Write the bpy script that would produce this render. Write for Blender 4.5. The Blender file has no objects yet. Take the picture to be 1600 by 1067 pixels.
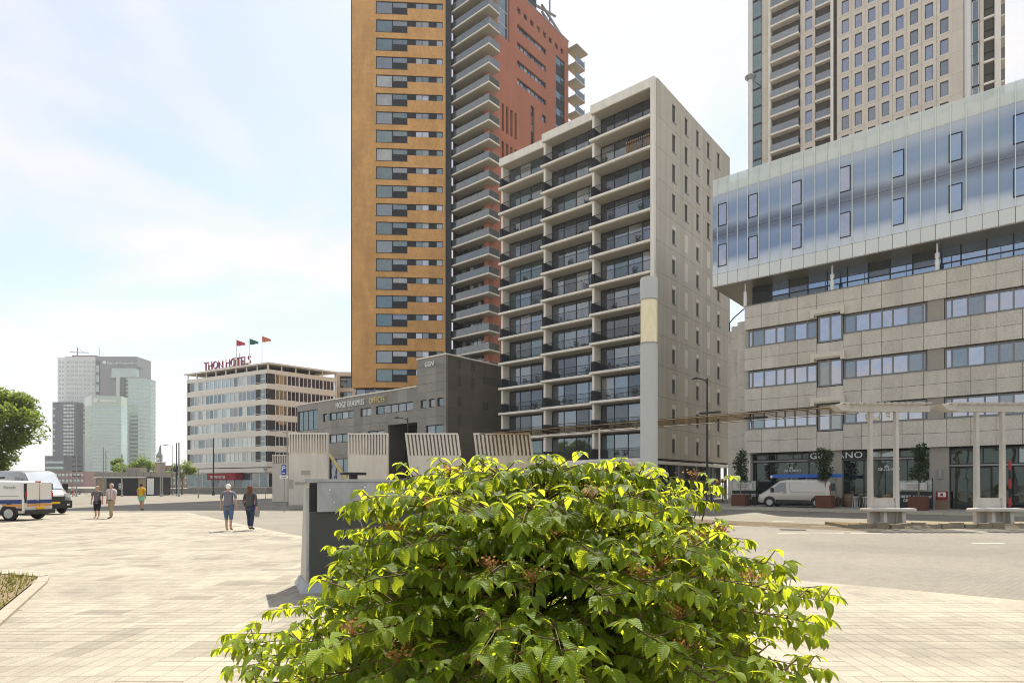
import bpy, math, random
from mathutils import Vector, Matrix
rnd = random.Random(11)
sc = bpy.context.scene
COL = sc.collection
R = math.radians
# ---------------------------------------------------------------- camera
cam = bpy.data.objects.new('camera', bpy.data.cameras.new('camera'))
COL.objects.link(cam)
cam.location = (0, 0, 1.7)
cam.rotation_euler = (R(90), 0, 0)
cam.data.sensor_width = 36
cam.data.lens = 36 * 952 / 1600
cam.data.shift_y = 0.1397
cam.data.clip_start = 0.05
cam.data.clip_end = 6000
sc.camera = cam
# ---------------------------------------------------------------- sky and sun
SUN_AZ, SUN_EL = 6.0, 58.0
wd = bpy.data.worlds.new('World'); sc.world = wd; wd.use_nodes = True
nt = wd.node_tree; nt.nodes.clear()
N = nt.nodes.new; L = nt.links.new
def mth(op, a, b=None, tree=None):
    n = (tree or nt).nodes.new('ShaderNodeMath'); n.operation = op
    for i, v in enumerate((a, b)):
        if v is None: continue
        if isinstance(v, (int, float)): n.inputs[i].default_value = v
        else: (tree or nt).links.new(v, n.inputs[i])
    return n.outputs[0]
sky = N('ShaderNodeTexSky'); sky.sky_type = 'NISHITA'; sky.sun_disc = False
sky.sun_elevation = R(SUN_EL); sky.sun_rotation = R(SUN_AZ)
sky.air_density = 1.0; sky.dust_density = 0.8; sky.ozone_density = 1.0
tc = N('ShaderNodeTexCoord'); sp = N('ShaderNodeSeparateXYZ'); L(tc.outputs['Generated'], sp.inputs[0])
zz = mth('ADD', mth('MAXIMUM', sp.outputs[2], 0.0), 0.22)
cb = N('ShaderNodeCombineXYZ')
L(mth('DIVIDE', sp.outputs[0], zz), cb.inputs[0]); L(mth('DIVIDE', sp.outputs[1], zz), cb.inputs[1])
no = N('ShaderNodeTexNoise'); no.inputs['Scale'].default_value = 1.7; no.inputs['Detail'].default_value = 7
no.inputs['Roughness'].default_value = 0.5; no.inputs['Distortion'].default_value = 0.35
mp = N('ShaderNodeMapping'); mp.inputs['Location'].default_value = (3.1, 1.7, 0); L(cb.outputs[0], mp.inputs[0]); L(mp.outputs[0], no.inputs['Vector'])
rp = N('ShaderNodeValToRGB'); rp.color_ramp.elements[0].position = 0.42; rp.color_ramp.elements[1].position = 0.6
rp.color_ramp.elements[0].color = (0.38, 0.38, 0.38, 1)
L(no.outputs[0], rp.inputs[0])
mx = N('ShaderNodeMix'); mx.data_type = 'RGBA'
L(rp.outputs[0], mx.inputs['Factor']); L(sky.outputs[0], mx.inputs['A']); mx.inputs['B'].default_value = (4.6, 4.5, 4.5, 1)
bg = N('ShaderNodeBackground'); bg.inputs['Strength'].default_value = 0.098
wo = N('ShaderNodeOutputWorld'); L(mx.outputs['Result'], bg.inputs[0]); L(bg.outputs[0], wo.inputs[0])
sun = bpy.data.objects.new('sun', bpy.data.lights.new('sun', 'SUN')); COL.objects.link(sun)
sun.data.energy = 3.9; sun.data.angle = R(0.5); sun.data.color = (1.0, 0.93, 0.8)
sdir = Vector((math.sin(R(SUN_AZ)) * math.cos(R(SUN_EL)), math.cos(R(SUN_AZ)) * math.cos(R(SUN_EL)), math.sin(R(SUN_EL))))
sun.rotation_euler = sdir.to_track_quat('Z', 'Y').to_euler(); sun.location = (20, 60, 120)
vs = sc.view_settings
vs.view_transform = 'Standard'; vs.look = 'None'; vs.exposure = 1.12; vs.gamma = 1; vs.use_curve_mapping = False
sc.cycles.filter_width = 1.0; sc.cycles.max_bounces = 8; sc.cycles.transparent_max_bounces = 12
sc.cycles.caustics_reflective = False; sc.cycles.caustics_refractive = False

# ---------------------------------------------------------------- materials
def newmat(name):
    m = bpy.data.materials.new(name); m.use_nodes = True
    t = m.node_tree; t.nodes.clear()
    return m, t
def mat(name, col, rough=0.8, var=0.12, nscale=1.5, stretch=(1, 1, 1), rand=0.0, bump=0.0, bscale=30.0, metal=0.0, spec=0.35, speck=None, stain=None, brick=None, emis=None):
    """procedural surface: world-space noise tone, per-object tone, fine bump, optional specks / brick courses"""
    m, t = newmat(name); n = t.nodes.new; l = t.links.new
    out = n('ShaderNodeOutputMaterial'); b = n('ShaderNodeBsdfPrincipled'); l(b.outputs[0], out.inputs[0])
    g = n('ShaderNodeNewGeometry'); mpn = n('ShaderNodeMapping'); mpn.inputs['Scale'].default_value = stretch; l(g.outputs['Position'], mpn.inputs[0])
    nz = n('ShaderNodeTexNoise'); nz.inputs['Scale'].default_value = nscale; nz.inputs['Detail'].default_value = 6; nz.inputs['Roughness'].default_value = 0.65
    l(mpn.outputs[0], nz.inputs['Vector'])
    f = mth('ADD', mth('MULTIPLY', mth('SUBTRACT', nz.outputs[0], 0.5, t), var * 3.2, t), 1.0, t)
    if rand:
        oi = n('ShaderNodeObjectInfo')
        f = mth('MULTIPLY', f, mth('ADD', mth('MULTIPLY', mth('SUBTRACT', oi.outputs['Random'], 0.5, t), 2 * rand, t), 1.0, t), t)
    if speck:
        sv = n('ShaderNodeTexNoise'); sv.inputs['Scale'].default_value = speck[0]; sv.inputs['Detail'].default_value = 3; l(g.outputs['Position'], sv.inputs['Vector'])
        f = mth('MULTIPLY', f, mth('ADD', mth('MULTIPLY', mth('SUBTRACT', sv.outputs[0], 0.5, t), speck[1], t), 1.0, t), t)
    if stain:       # blotches and run-off marks: (scale, strength, z stretch)
        sm = n('ShaderNodeMapping'); sm.inputs['Scale'].default_value = (1, 1, stain[2]); l(g.outputs['Position'], sm.inputs[0])
        sn = n('ShaderNodeTexNoise'); sn.inputs['Scale'].default_value = stain[0]; sn.inputs['Detail'].default_value = 8; sn.inputs['Roughness'].default_value = .7; sn.inputs['Distortion'].default_value = .6; l(sm.outputs[0], sn.inputs['Vector'])
        sr = n('ShaderNodeMapRange'); sr.inputs[1].default_value = .36; sr.inputs[2].default_value = .6; sr.inputs[3].default_value = 1 - stain[1]; sr.inputs[4].default_value = 1.0; l(sn.outputs[0], sr.inputs[0])
        f = mth('MULTIPLY', f, sr.outputs[0], t)
    if brick:       # small clinker courses: (unit length, bearing, strength)
        bm = n('ShaderNodeMapping'); bm.inputs['Rotation'].default_value = (0, 0, R(brick[1])); l(g.outputs['Position'], bm.inputs[0])
        bt_ = n('ShaderNodeTexBrick'); bt_.inputs['Scale'].default_value = 1 / brick[0] * .5; bt_.inputs['Mortar Size'].default_value = .012
        for q, c in (('Color1', 1.06), ('Color2', .92), ('Mortar', .72)): bt_.inputs[q].default_value = (c, c, c, 1)
        l(bm.outputs[0], bt_.inputs['Vector'])
        bb = n('ShaderNodeRGBToBW'); l(bt_.outputs['Color'], bb.inputs[0])
        f = mth('MULTIPLY', f, mth('ADD', mth('MULTIPLY', mth('SUBTRACT', bb.outputs[0], 1.0, t), brick[2], t), 1.0, t), t)
    vm = n('ShaderNodeVectorMath'); vm.operation = 'SCALE'; vm.inputs[0].default_value = col; l(f, vm.inputs['Scale'])
    l(vm.outputs[0], b.inputs['Base Color'])
    b.inputs['Roughness'].default_value = rough; b.inputs['Metallic'].default_value = metal; b.inputs['Specular IOR Level'].default_value = spec
    if bump:
        bn = n('ShaderNodeTexNoise'); bn.inputs['Scale'].default_value = bscale; bn.inputs['Detail'].default_value = 4; l(g.outputs['Position'], bn.inputs['Vector'])
        bp = n('ShaderNodeBump'); bp.inputs['Strength'].default_value = bump; bp.inputs['Distance'].default_value = 0.02; l(bn.outputs[0], bp.inputs['Height']); l(bp.outputs[0], b.inputs['Normal'])
    if emis:
        b.inputs['Emission Color'].default_value = (*emis[:3], 1); b.inputs['Emission Strength'].default_value = emis[3]
    return m
def glass(name, dark, refl=0.3, tint=(0.9, 0.95, 1.0), rough=0.02, rand=0.25, wave=0.03):
    """window glass: dark room behind, sky mirrored in front"""
    m, t = newmat(name); n = t.nodes.new; l = t.links.new
    out = n('ShaderNodeOutputMaterial'); d = n('ShaderNodeBsdfDiffuse'); gl = n('ShaderNodeBsdfGlossy'); gl.inputs['Roughness'].default_value = rough
    gl.inputs['Color'].default_value = (*tint, 1)
    g = n('ShaderNodeNewGeometry'); oi = n('ShaderNodeObjectInfo')
    nz = n('ShaderNodeTexNoise'); nz.inputs['Scale'].default_value = 0.9; nz.inputs['Detail'].default_value = 3; l(g.outputs['Position'], nz.inputs['Vector'])
    f = mth('ADD', mth('MULTIPLY', mth('SUBTRACT', oi.outputs['Random'], 0.5, t), 2 * rand, t), mth('ADD', nz.outputs[0], 0.5, t), t)
    vm = n('ShaderNodeVectorMath'); vm.operation = 'SCALE'; vm.inputs[0].default_value = dark; l(f, vm.inputs['Scale']); l(vm.outputs[0], d.inputs[0])
    w = n('ShaderNodeTexNoise'); w.inputs['Scale'].default_value = 0.55; l(g.outputs['Position'], w.inputs['Vector'])
    bp = n('ShaderNodeBump'); bp.inputs['Strength'].default_value = wave; bp.inputs['Distance'].default_value = 0.5; l(w.outputs[0], bp.inputs['Height']); l(bp.outputs[0], gl.inputs['Normal'])
    fr = n('ShaderNodeFresnel'); fr.inputs[0].default_value = 1.5
    ms = n('ShaderNodeMixShader'); l(mth('MINIMUM', mth('ADD', fr.outputs[0], refl, t), 1.0, t), ms.inputs[0]); l(d.outputs[0], ms.inputs[1]); l(gl.outputs[0], ms.inputs[2]); l(ms.outputs[0], out.inputs[0])
    return m
def clear(name, tint, opac, col, refl=0.12, rough=0.05):
    """see-through sheet: part transparent, part diffuse body, part mirror"""
    m, t = newmat(name); n = t.nodes.new; l = t.links.new
    out = n('ShaderNodeOutputMaterial'); tr = n('ShaderNodeBsdfTransparent'); tr.inputs[0].default_value = (*tint, 1)
    d = n('ShaderNodeBsdfDiffuse'); d.inputs[0].default_value = (*col, 1); gl = n('ShaderNodeBsdfGlossy'); gl.inputs['Roughness'].default_value = rough
    a = n('ShaderNodeMixShader'); a.inputs[0].default_value = opac; l(tr.outputs[0], a.inputs[1]); l(d.outputs[0], a.inputs[2])
    fr = n('ShaderNodeFresnel'); fr.inputs[0].default_value = 1.45
    b = n('ShaderNodeMixShader'); l(mth('MINIMUM', mth('ADD', fr.outputs[0], refl, t), 1.0, t), b.inputs[0]); l(a.outputs[0], b.inputs[1]); l(gl.outputs[0], b.inputs[2]); l(b.outputs[0], out.inputs[0])
    return m
def leafmat(name, col, trans, mixf=0.45, rand=0.3, rough=0.45, veins=False):
    m, t = newmat(name); n = t.nodes.new; l = t.links.new
    out = n('ShaderNodeOutputMaterial'); b = n('ShaderNodeBsdfPrincipled'); b.inputs['Roughness'].default_value = rough; b.inputs['Specular IOR Level'].default_value = 0.25
    tl = n('ShaderNodeBsdfTranslucent'); g = n('ShaderNodeNewGeometry')
    nz = n('ShaderNodeTexNoise'); nz.inputs['Scale'].default_value = 5.0; nz.inputs['Detail'].default_value = 4; l(g.outputs['Position'], nz.inputs['Vector'])
    f = mth('ADD', mth('MULTIPLY', mth('SUBTRACT', nz.outputs[0], 0.5, t), 1.4, t), mth('ADD', mth('MULTIPLY', mth('SUBTRACT', g.outputs['Random Per Island'], 0.5, t), 2 * rand, t), 1.0, t), t)
    f = mth('MAXIMUM', f, 0.3, t)
    if veins:       # pleats running from the midrib to the edge, pale midrib
        u = n('ShaderNodeUVMap'); u.uv_map = 'leaf'; su = n('ShaderNodeSeparateXYZ'); l(u.outputs[0], su.inputs[0]); av = mth('ABSOLUTE', su.outputs[1], None, t)
        w = mth('SINE', mth('MULTIPLY', mth('SUBTRACT', su.outputs[0], mth('MULTIPLY', av, 0.22, t), t), 56.0, t), None, t)
        mid = mth('GREATER_THAN', 0.05, av, t)
        f = mth('MULTIPLY', f, mth('ADD', mth('ADD', mth('MULTIPLY', w, 0.045, t), 1.0, t), mth('MULTIPLY', mid, 0.3, t), t), t)
        bp = n('ShaderNodeBump'); bp.inputs['Strength'].default_value = 0.25; bp.inputs['Distance'].default_value = 0.004; l(w, bp.inputs['Height']); l(bp.outputs[0], b.inputs['Normal']); l(bp.outputs[0], tl.inputs['Normal'])
    for c, node, inp in ((col, b, 'Base Color'), (trans, tl, 'Color')):
        vm = n('ShaderNodeVectorMath'); vm.operation = 'SCALE'; vm.inputs[0].default_value = c; l(f, vm.inputs['Scale']); l(vm.outputs[0], node.inputs[inp])
    ms = n('ShaderNodeMixShader'); ms.inputs[0].default_value = mixf; l(b.outputs[0], ms.inputs[1]); l(tl.outputs[0], ms.inputs[2]); l(ms.outputs[0], out.inputs[0])
    return m

# ---------------------------------------------------------------- mesh helpers
class MB:
    """collects faces for ONE mesh object"""
    def __init__(s): s.v = []; s.f = []; s.m = []; s.sm = []
    def face(s, pts, mi=0, smooth=False):
        b = len(s.v); s.v += [tuple(p) for p in pts]; s.f.append(tuple(range(b, b + len(pts)))); s.m.append(mi); s.sm.append(smooth)
    def box(s, x0, x1, y0, y1, z0, z1, mi=0, tf=None):
        c = [(x0, y0, z0), (x1, y0, z0), (x1, y1, z0), (x0, y1, z0), (x0, y0, z1), (x1, y0, z1), (x1, y1, z1), (x0, y1, z1)]
        if tf: c = [tuple(tf @ Vector(p)) for p in c]
        b = len(s.v); s.v += c
        for q in ((3, 2, 1, 0), (4, 5, 6, 7), (0, 1, 5, 4), (1, 2, 6, 5), (2, 3, 7, 6), (3, 0, 4, 7)):
            s.f.append(tuple(b + i for i in q)); s.m.append(mi); s.sm.append(False)
    def rings(s, rings, mi=0, smooth=True, cap=True, close=True):
        b = len(s.v); n = len(rings[0])
        for r in rings: s.v += [tuple(p) for p in r]
        for i in range(len(rings) - 1):
            for j in range(n if close else n - 1):
                k = (j + 1) % n
                s.f.append((b + i * n + j, b + i * n + k, b + (i + 1) * n + k, b + (i + 1) * n + j)); s.m.append(mi); s.sm.append(smooth)
        if cap:
            s.face(list(reversed(rings[0])), mi); s.face(rings[-1], mi)
    def tube(s, pts, rad, n=8, mi=0, cap=True):
        pts = [Vector(p) for p in pts]
        if not isinstance(rad, (list, tuple)): rad = [rad] * len(pts)
        rs = []
        for i, p in enumerate(pts):
            d = (pts[min(i + 1, len(pts) - 1)] - pts[max(i - 1, 0)]).normalized()
            a = d.orthogonal().normalized() if i == 0 else (pa - d * pa.dot(d)).normalized()
            pa = a; c = d.cross(a)
            rs.append([p + (a * math.cos(t) + c * math.sin(t)) * rad[i] for t in [2 * math.pi * k / n for k in range(n)]])
        s.rings(rs, mi, True, cap)
    def lathe(s, prof, n=16, mi=0, cx=0, cy=0, cap=True):
        s.rings([[(cx + r * math.cos(2 * math.pi * k / n), cy + r * math.sin(2 * math.pi * k / n), z) for k in range(n)] for r, z in prof], mi, True, cap)
    def prism(s, outl, y0, y1, mi=0):
        """outline in x,z extruded along y (outline counter-clockwise seen from -y)"""
        n = len(outl)
        s.face([(x, y0, z) for x, z in outl], mi); s.face([(x, y1, z) for x, z in reversed(outl)], mi)
        for i in range(n):
            (xa, za), (xb, zb) = outl[i], outl[(i + 1) % n]
            s.face([(xb, y0, zb), (xa, y0, za), (xa, y1, za), (xb, y1, zb)], mi)
    def mesh(s, name, mats):
        me = bpy.data.meshes.new(name); me.from_pydata(s.v, [], s.f)
        for m in (mats if isinstance(mats, (list, tuple)) else [mats]): me.materials.append(m)
        me.polygons.foreach_set('material_index', s.m); me.polygons.foreach_set('use_smooth', s.sm); me.update()
        return me
    def build(s, name, mats, parent=None, loc=(0, 0, 0), rot=0):
        return link(name, s.mesh(name, mats), parent, loc, rot)
def link(name, me, parent=None, loc=(0, 0, 0), rot=0):
    o = bpy.data.objects.new(name, me); COL.objects.link(o); o.location = loc
    o.rotation_euler = (0, 0, rot) if isinstance(rot, (int, float)) else rot
    if parent: o.parent = parent
    return o
def tag(o, label=None, cat=None, group=None, kind=None):
    for k, v in (('label', label), ('category', cat), ('group', group), ('kind', kind)):
        if v: o[k] = v
    return o
def thing(name, label, cat, loc=(0, 0, 0), rot=0, group=None):
    o = link(name, None, None, loc, rot); o.empty_display_size = 0.3
    return tag(o, label, cat, group)
def copy_tree(o, parent=None, loc=None, rot=None, label=None):
    c = o.copy(); COL.objects.link(c); c.parent = parent
    if loc: c.location = loc
    if rot is not None: c.rotation_euler = (0, 0, rot)
    if label: c['label'] = label
    for ch in o.children: copy_tree(ch, c)
    return c
BOXC = {}
def boxmesh(dx, dy, dz, m):
    k = (round(dx, 3), round(dy, 3), round(dz, 3), m.name)
    if k not in BOXC:
        b = MB(); b.box(0, dx, 0, dy, 0, dz); BOXC[k] = b.mesh('box', m)
    return BOXC[k]
FRC = {}
class Face:
    """a facade frame: x to the right, y into the building, z up, all metres; its pieces become children of root"""
    def __init__(s, root, ox=0, oy=0, rot=0): s.r = root; s.a = R(rot); s.o = (ox, oy); s.p = {}
    def add(s, name, me, x, y, z, parent=None):
        if parent is None:
            c, q = math.cos(s.a), math.sin(s.a)
            o = link(name, me, s.r, (s.o[0] + x * c - y * q, s.o[1] + x * q + y * c, z), s.a)
        else:
            px, py, pz = s.p[parent.name]
            o = link(name, me, parent, (x - px, y - py, z - pz))
        s.p[o.name] = (x, y, z)
        return o
    def box(s, name, x0, x1, y0, y1, z0, z1, m, parent=None):
        return s.add(name, boxmesh(x1 - x0, y1 - y0, z1 - z0, m), x0, y0, z0, parent)
    def skin(s, name, x0, x1, z0, z1, holes, t, m, y=0, parent=None):
        hs = [(max(a, x0), min(b, x1), max(c, z0), min(d, z1)) for a, b, c, d in holes if a < x1 - .001 and b > x0 + .001 and c < z1 - .001 and d > z0 + .001]
        k = ('skin', round(x1 - x0, 3), round(z1 - z0, 3), tuple(tuple(round(q, 3) for q in (a - x0, b - x0, c - z0, d - z0)) for a, b, c, d in hs), t, m.name)
        if k not in FRC:
            xs = sorted({x0, x1} | {q for h in hs for q in h[:2]}); zs = sorted({z0, z1} | {q for h in hs for q in h[2:]})
            def solid(i, j):
                if i < 0 or j < 0 or i >= len(xs) - 1 or j >= len(zs) - 1: return False
                cx, cz = (xs[i] + xs[i + 1]) / 2, (zs[j] + zs[j + 1]) / 2
                return not any(a < cx < b and c < cz < d for a, b, c, d in hs)
            b = MB()
            for i in range(len(xs) - 1):
                for j in range(len(zs) - 1):
                    if not solid(i, j): continue
                    a, c, d, e = xs[i] - x0, xs[i + 1] - x0, zs[j] - z0, zs[j + 1] - z0
                    b.face([(a, 0, d), (c, 0, d), (c, 0, e), (a, 0, e)])
                    if not solid(i - 1, j): b.face([(a, t, d), (a, 0, d), (a, 0, e), (a, t, e)])
                    if not solid(i + 1, j): b.face([(c, 0, d), (c, t, d), (c, t, e), (c, 0, e)])
                    if not solid(i, j - 1): b.face([(a, t, d), (c, t, d), (c, 0, d), (a, 0, d)])
                    if not solid(i, j + 1): b.face([(a, 0, e), (c, 0, e), (c, t, e), (a, t, e)])
            FRC[k] = b.mesh(name, m)
        return s.add(name, FRC[k], x0, y, z0, parent)
    def panels(s, name, xs, zs, holes, t, m, y=0, gap=0.02):
        for i in range(len(xs) - 1):
            for j in range(len(zs) - 1):
                a, b, c, d = xs[i] + gap / 2, xs[i + 1] - gap / 2, zs[j] + gap / 2, zs[j + 1] - gap / 2
                if any(h[0] <= a + .01 and h[1] >= b - .01 and h[2] <= c + .01 and h[3] >= d - .01 for h in holes): continue
                s.skin(name, a, b, c, d, holes, t, m if not isinstance(m, list) else m[(i * 7 + j * 3) % len(m)], y)
    def window(s, x0, x1, z0, z1, y, gm, fm, nx=1, nz=1, fw=0.06, fd=0.08, name='window', parent=None, xs=None, pick=None):
        """frame (one mesh, the part) with each pane a sub-part"""
        xs = [x0 + (x1 - x0) * i / nx for i in range(nx + 1)] if xs is None else xs
        zs = [z0 + (z1 - z0) * i / nz for i in range(nz + 1)]
        k = ('win', tuple(round(q - x0, 3) for q in xs), tuple(round(q - z0, 3) for q in zs), fw, fd, fm.name)
        if k not in FRC:
            b = MB()
            for i, q in enumerate(xs):
                a = q - x0 - (0 if i == 0 else fw if i == len(xs) - 1 else fw / 2)
                b.box(a, a + fw, 0, fd, 0, z1 - z0)
            for i, q in enumerate(zs):
                a = q - z0 - (0 if i == 0 else fw if i == len(zs) - 1 else fw / 2)
                b.box(0.001, x1 - x0 - 0.001, 0.004, fd - 0.004, a + 0.001, a + fw - 0.001)
            FRC[k] = b.mesh('frame', fm)
        w = s.add(name, FRC[k], x0, y, z0, parent)
        if parent is None:
            for i in range(len(xs) - 1):
                for j in range(len(zs) - 1):
                    g = gm if not isinstance(gm, (list, tuple)) else (gm[pick(i, j)] if pick else rnd.choice(gm))
                    s.box('pane', xs[i] + fw * .5, xs[i + 1] - fw * .5, y + fd * .55, y + fd * .55 + 0.02, zs[j] + fw * .5, zs[j + 1] - fw * .5, g, w)
        return w
TMP = bpy.data.scenes.new('workbench')
def evalmesh(o):
    """mesh of a modified or text object, worked out in an empty side scene"""
    TMP.collection.objects.link(o); vl = TMP.view_layers[0]; vl.update()
    me = bpy.data.meshes.new_from_object(o.evaluated_get(vl.depsgraph)); bpy.data.objects.remove(o)
    return me
def textmesh(txt, size, depth, m, align='LEFT', sx=1.0, spacing=1.0):
    """upright lettering in the x,z plane, facing -y, baseline at z = 0"""
    cu = bpy.data.curves.new('lettering', 'FONT'); cu.body = txt; cu.size = size; cu.extrude = depth / 2; cu.align_x = align; cu.space_character = spacing; cu.resolution_u = 3
    o = bpy.data.objects.new('lettering', cu); me = evalmesh(o); bpy.data.curves.remove(cu)
    me.transform(Matrix.Diagonal((sx, 1, 1, 1))); me.transform(Matrix.Rotation(R(90), 4, 'X')); me.materials.clear(); me.materials.append(m)
    return me
def at(px, d, z=0): return ((px - 800) / 952 * d, d, z)
def gnd(px, py): return at(px, 952 * 1.7 / (py - 757))
GR = -40.1                       # bearing of the street grid
# ---------------------------------------------------------------- materials of the buildings
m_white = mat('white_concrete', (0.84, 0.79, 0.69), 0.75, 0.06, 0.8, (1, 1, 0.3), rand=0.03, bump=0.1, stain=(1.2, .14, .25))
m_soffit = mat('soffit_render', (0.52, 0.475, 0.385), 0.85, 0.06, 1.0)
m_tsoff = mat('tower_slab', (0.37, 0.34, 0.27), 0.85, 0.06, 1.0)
m_wside = mat('ribbed_concrete', (0.57, 0.52, 0.425), 0.8, 0.10, 1.3, (1.6, 1.6, 0.06), rand=0.035, bump=0.15, stain=(.7, .16, .06))
m_wblank = mat('pale_infill', (0.72, 0.67, 0.56), 0.8, 0.05, 2)
m_dark = mat('dark_metal', (0.022, 0.023, 0.026), 0.45, 0.1, 3)
m_black = mat('black_panel', (0.012, 0.012, 0.014), 0.4, 0.1, 3)
m_grey = mat('grey_metal', (0.3, 0.3, 0.29), 0.45, 0.06, 3, metal=0.2)
m_gap = mat('joint_dark', (0.09, 0.08, 0.065), 0.9, 0.05)  # dark brown for panel joints, seams and core walls
m_whitemetal = mat('white_metal', (0.75, 0.74, 0.7), 0.4, 0.04, 2)
g_dark = glass('glass_dark', (0.03, 0.035, 0.04), 0.08, (0.85, 0.92, 1.0))
g_mid = glass('glass_mid', (0.05, 0.058, 0.065), 0.19, (0.85, 0.93, 1.0))
g_sky = glass('glass_sky', (0.05, 0.055, 0.065), 0.4, (0.86, 0.87, 0.97), wave=.08)
g_blue = glass('glass_blue', (0.05, 0.09, 0.16), 0.34, (0.62, 0.78, 1.0))
g_curtain = glass('glass_curtain', (0.26, 0.265, 0.245), 0.12, rand=.45)
g_slate = glass('glass_slate', (0.055, 0.08, 0.088), 0.13, (0.75, 0.92, 0.95))
g_bt = glass('glass_tower', (.07, .085, .12), .26, (.75, .82, 1.0))
g_rail = clear('balcony_glass', (0.66, 0.78, 0.75), 0.26, (0.3, 0.37, 0.36), 0.14)
m_yellow = mat('yellow_brick', (0.63, 0.35, 0.13), 0.85, 0.12, 0.35, (1, 1, 3.0), speck=(7.0, 0.9), stain=(.35, .22, .3), bump=0.15, bscale=8)
m_red = mat('red_brick', (0.46, 0.18, 0.11), 0.85, 0.06, 0.3, (1, 1, 2.0), speck=(9.0, 0.4), stain=(.2, .14, .3), bump=0.12, bscale=8)
m_slot = mat('slot_lining', (0.10, 0.02, 0.015), 0.9, 0.05)

# ================================================================ white balcony apartment block
wh = thing('apartment_block', 'twelve storey white concrete apartment block with stacked balconies in three bays', 'building', (13.595, 58.3, 0), R(GR))
f = Face(wh); fs = Face(wh, 0, 0, 90)
bays = [(-7.2, -0.4, 0.0), (-14.15, -7.25, 0.85), (-21.2, -14.2, 1.7)]
SZ = [4.3 + 3 * k for k in range(12)]
def railing(w):
    k = ('rail', round(w, 2))
    if k not in FRC:
        b = MB(); b.box(0, w, 0, .05, 1.0, 1.05); b.box(0.002, w - .002, .01, .04, .06, .1)
        n = int(w / .11)
        for i in range(n + 1): b.box(i * w / n - .007, i * w / n + .007, .016, .034, .1, 1.0)
        FRC[k] = b.mesh('railing', m_dark)
    return FRC[k]
for bi, (xl, xr, ys) in enumerate(bays):
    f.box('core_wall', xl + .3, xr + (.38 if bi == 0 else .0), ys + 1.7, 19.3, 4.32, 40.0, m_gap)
    f.box('roof_fascia', xl, xr + (0 if bi == 0 else .03), ys, 19.2, 39.92, 40.8, m_white)
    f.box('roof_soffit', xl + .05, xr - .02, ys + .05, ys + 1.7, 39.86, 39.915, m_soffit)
    f.box('partition_wall', xl + .04, xl + .3, ys + .3, ys + 9, 4.2, 39.86, m_white)
    for k, z in enumerate(SZ):
        b = f.box('balcony', xl - .12, xr + (.0 if bi == 0 else .02), ys - .08, ys + 1.75, z - .23, z, m_white)
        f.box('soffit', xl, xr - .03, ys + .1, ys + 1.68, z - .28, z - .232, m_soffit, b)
        r_ = f.add('railing', railing(xr - xl - .1), xl + .05, ys + .02, z, b)
        f.box('privacy_screen', xl + .03, xl + .37, ys + .1, ys + 1.42, z, z + 1.08, m_black, b)
        wx = [xl + .34 + (xr - xl - .36) * i / 4 for i in range(5)]
        cur = rnd.random()
        f.window(wx[0], wx[-1], z + .02, z + 2.6, ys + 1.5, [g_dark, g_mid, g_curtain, g_mid, g_slate] if cur < .6 else [g_dark, g_mid], m_dark, xs=wx, fw=.09, name='glazing')
f.box('corner_pier', -.4, 0, .0, .45, 4.05, 40.8, m_white)
# side wall of storey-high panels with slim windows
cols = [3.7 + 2.92 * j for j in range(5)]
cut = [0.45, 5.6, 8.55, 11.45, 14.4, 19.3]
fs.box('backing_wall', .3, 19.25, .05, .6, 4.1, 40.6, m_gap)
for k in range(12):
    z0 = SZ[k] - .06; z1 = SZ[k] + 2.94 if k < 11 else 40.82
    for j in range(5):
        x = cols[j]; up = k >= 8
        h = (x, x + .86, z0 + (.85 if up else .62), z0 + (2.62 if up else 2.5))
        fs.skin('wall_panel', cut[j] + .012, cut[j + 1] - .012, z0 + .012, z1 - .012, [h], .16, m_wside, y=-.11)
        if up or j % 2 == 0:
            ztop = h[3] if up else h[3] - .42
            if not up: fs.box('header_panel', h[0], h[1], -.1, .04, ztop, h[3], m_wblank)
            w = fs.window(h[0], h[1], h[2], ztop, .0, [g_dark, g_mid, g_curtain], m_dark if up else m_grey, fw=.07, fd=.05)
            fs.box('sill', h[0] - .05, h[1] + .05, -.16, -.01, h[2] - .05, h[2] + .01, m_grey, w)
            fs.box('reveal', h[1] - .08, h[1] - .005, -.1, .0, h[2] + .02, ztop, m_whitemetal, w)
        else:
            fs.box('infill_panel', h[0], h[1], -.1, .04, h[2], h[3], m_wblank)
# ground floor: recessed shop glazing behind columns
f.box('ground_floor_slab', -21.3, .05, -.1, 19.2, 3.7, 4.02, m_white)
for x in (-20.9, -17.4, -13.9, -10.4, -6.9, -3.4, -.5): f.box('column', x, x + .35, .35, .7, 0, 3.7, m_white)
f.window(-21, -.2, .1, 3.7, 2.6, [g_dark, g_mid], m_dark, nx=12, name='shop_glazing')
fs.window(.6, 19, .1, 4.05, .9, [g_dark, g_mid, g_curtain], m_grey, nx=9, nz=2, name='shop_glazing')
for x in (1.0, 5.5, 10, 14.5, 18.6): fs.box('column', x, x + .3, .1, .4, 0, 4.08, m_grey)
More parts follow.
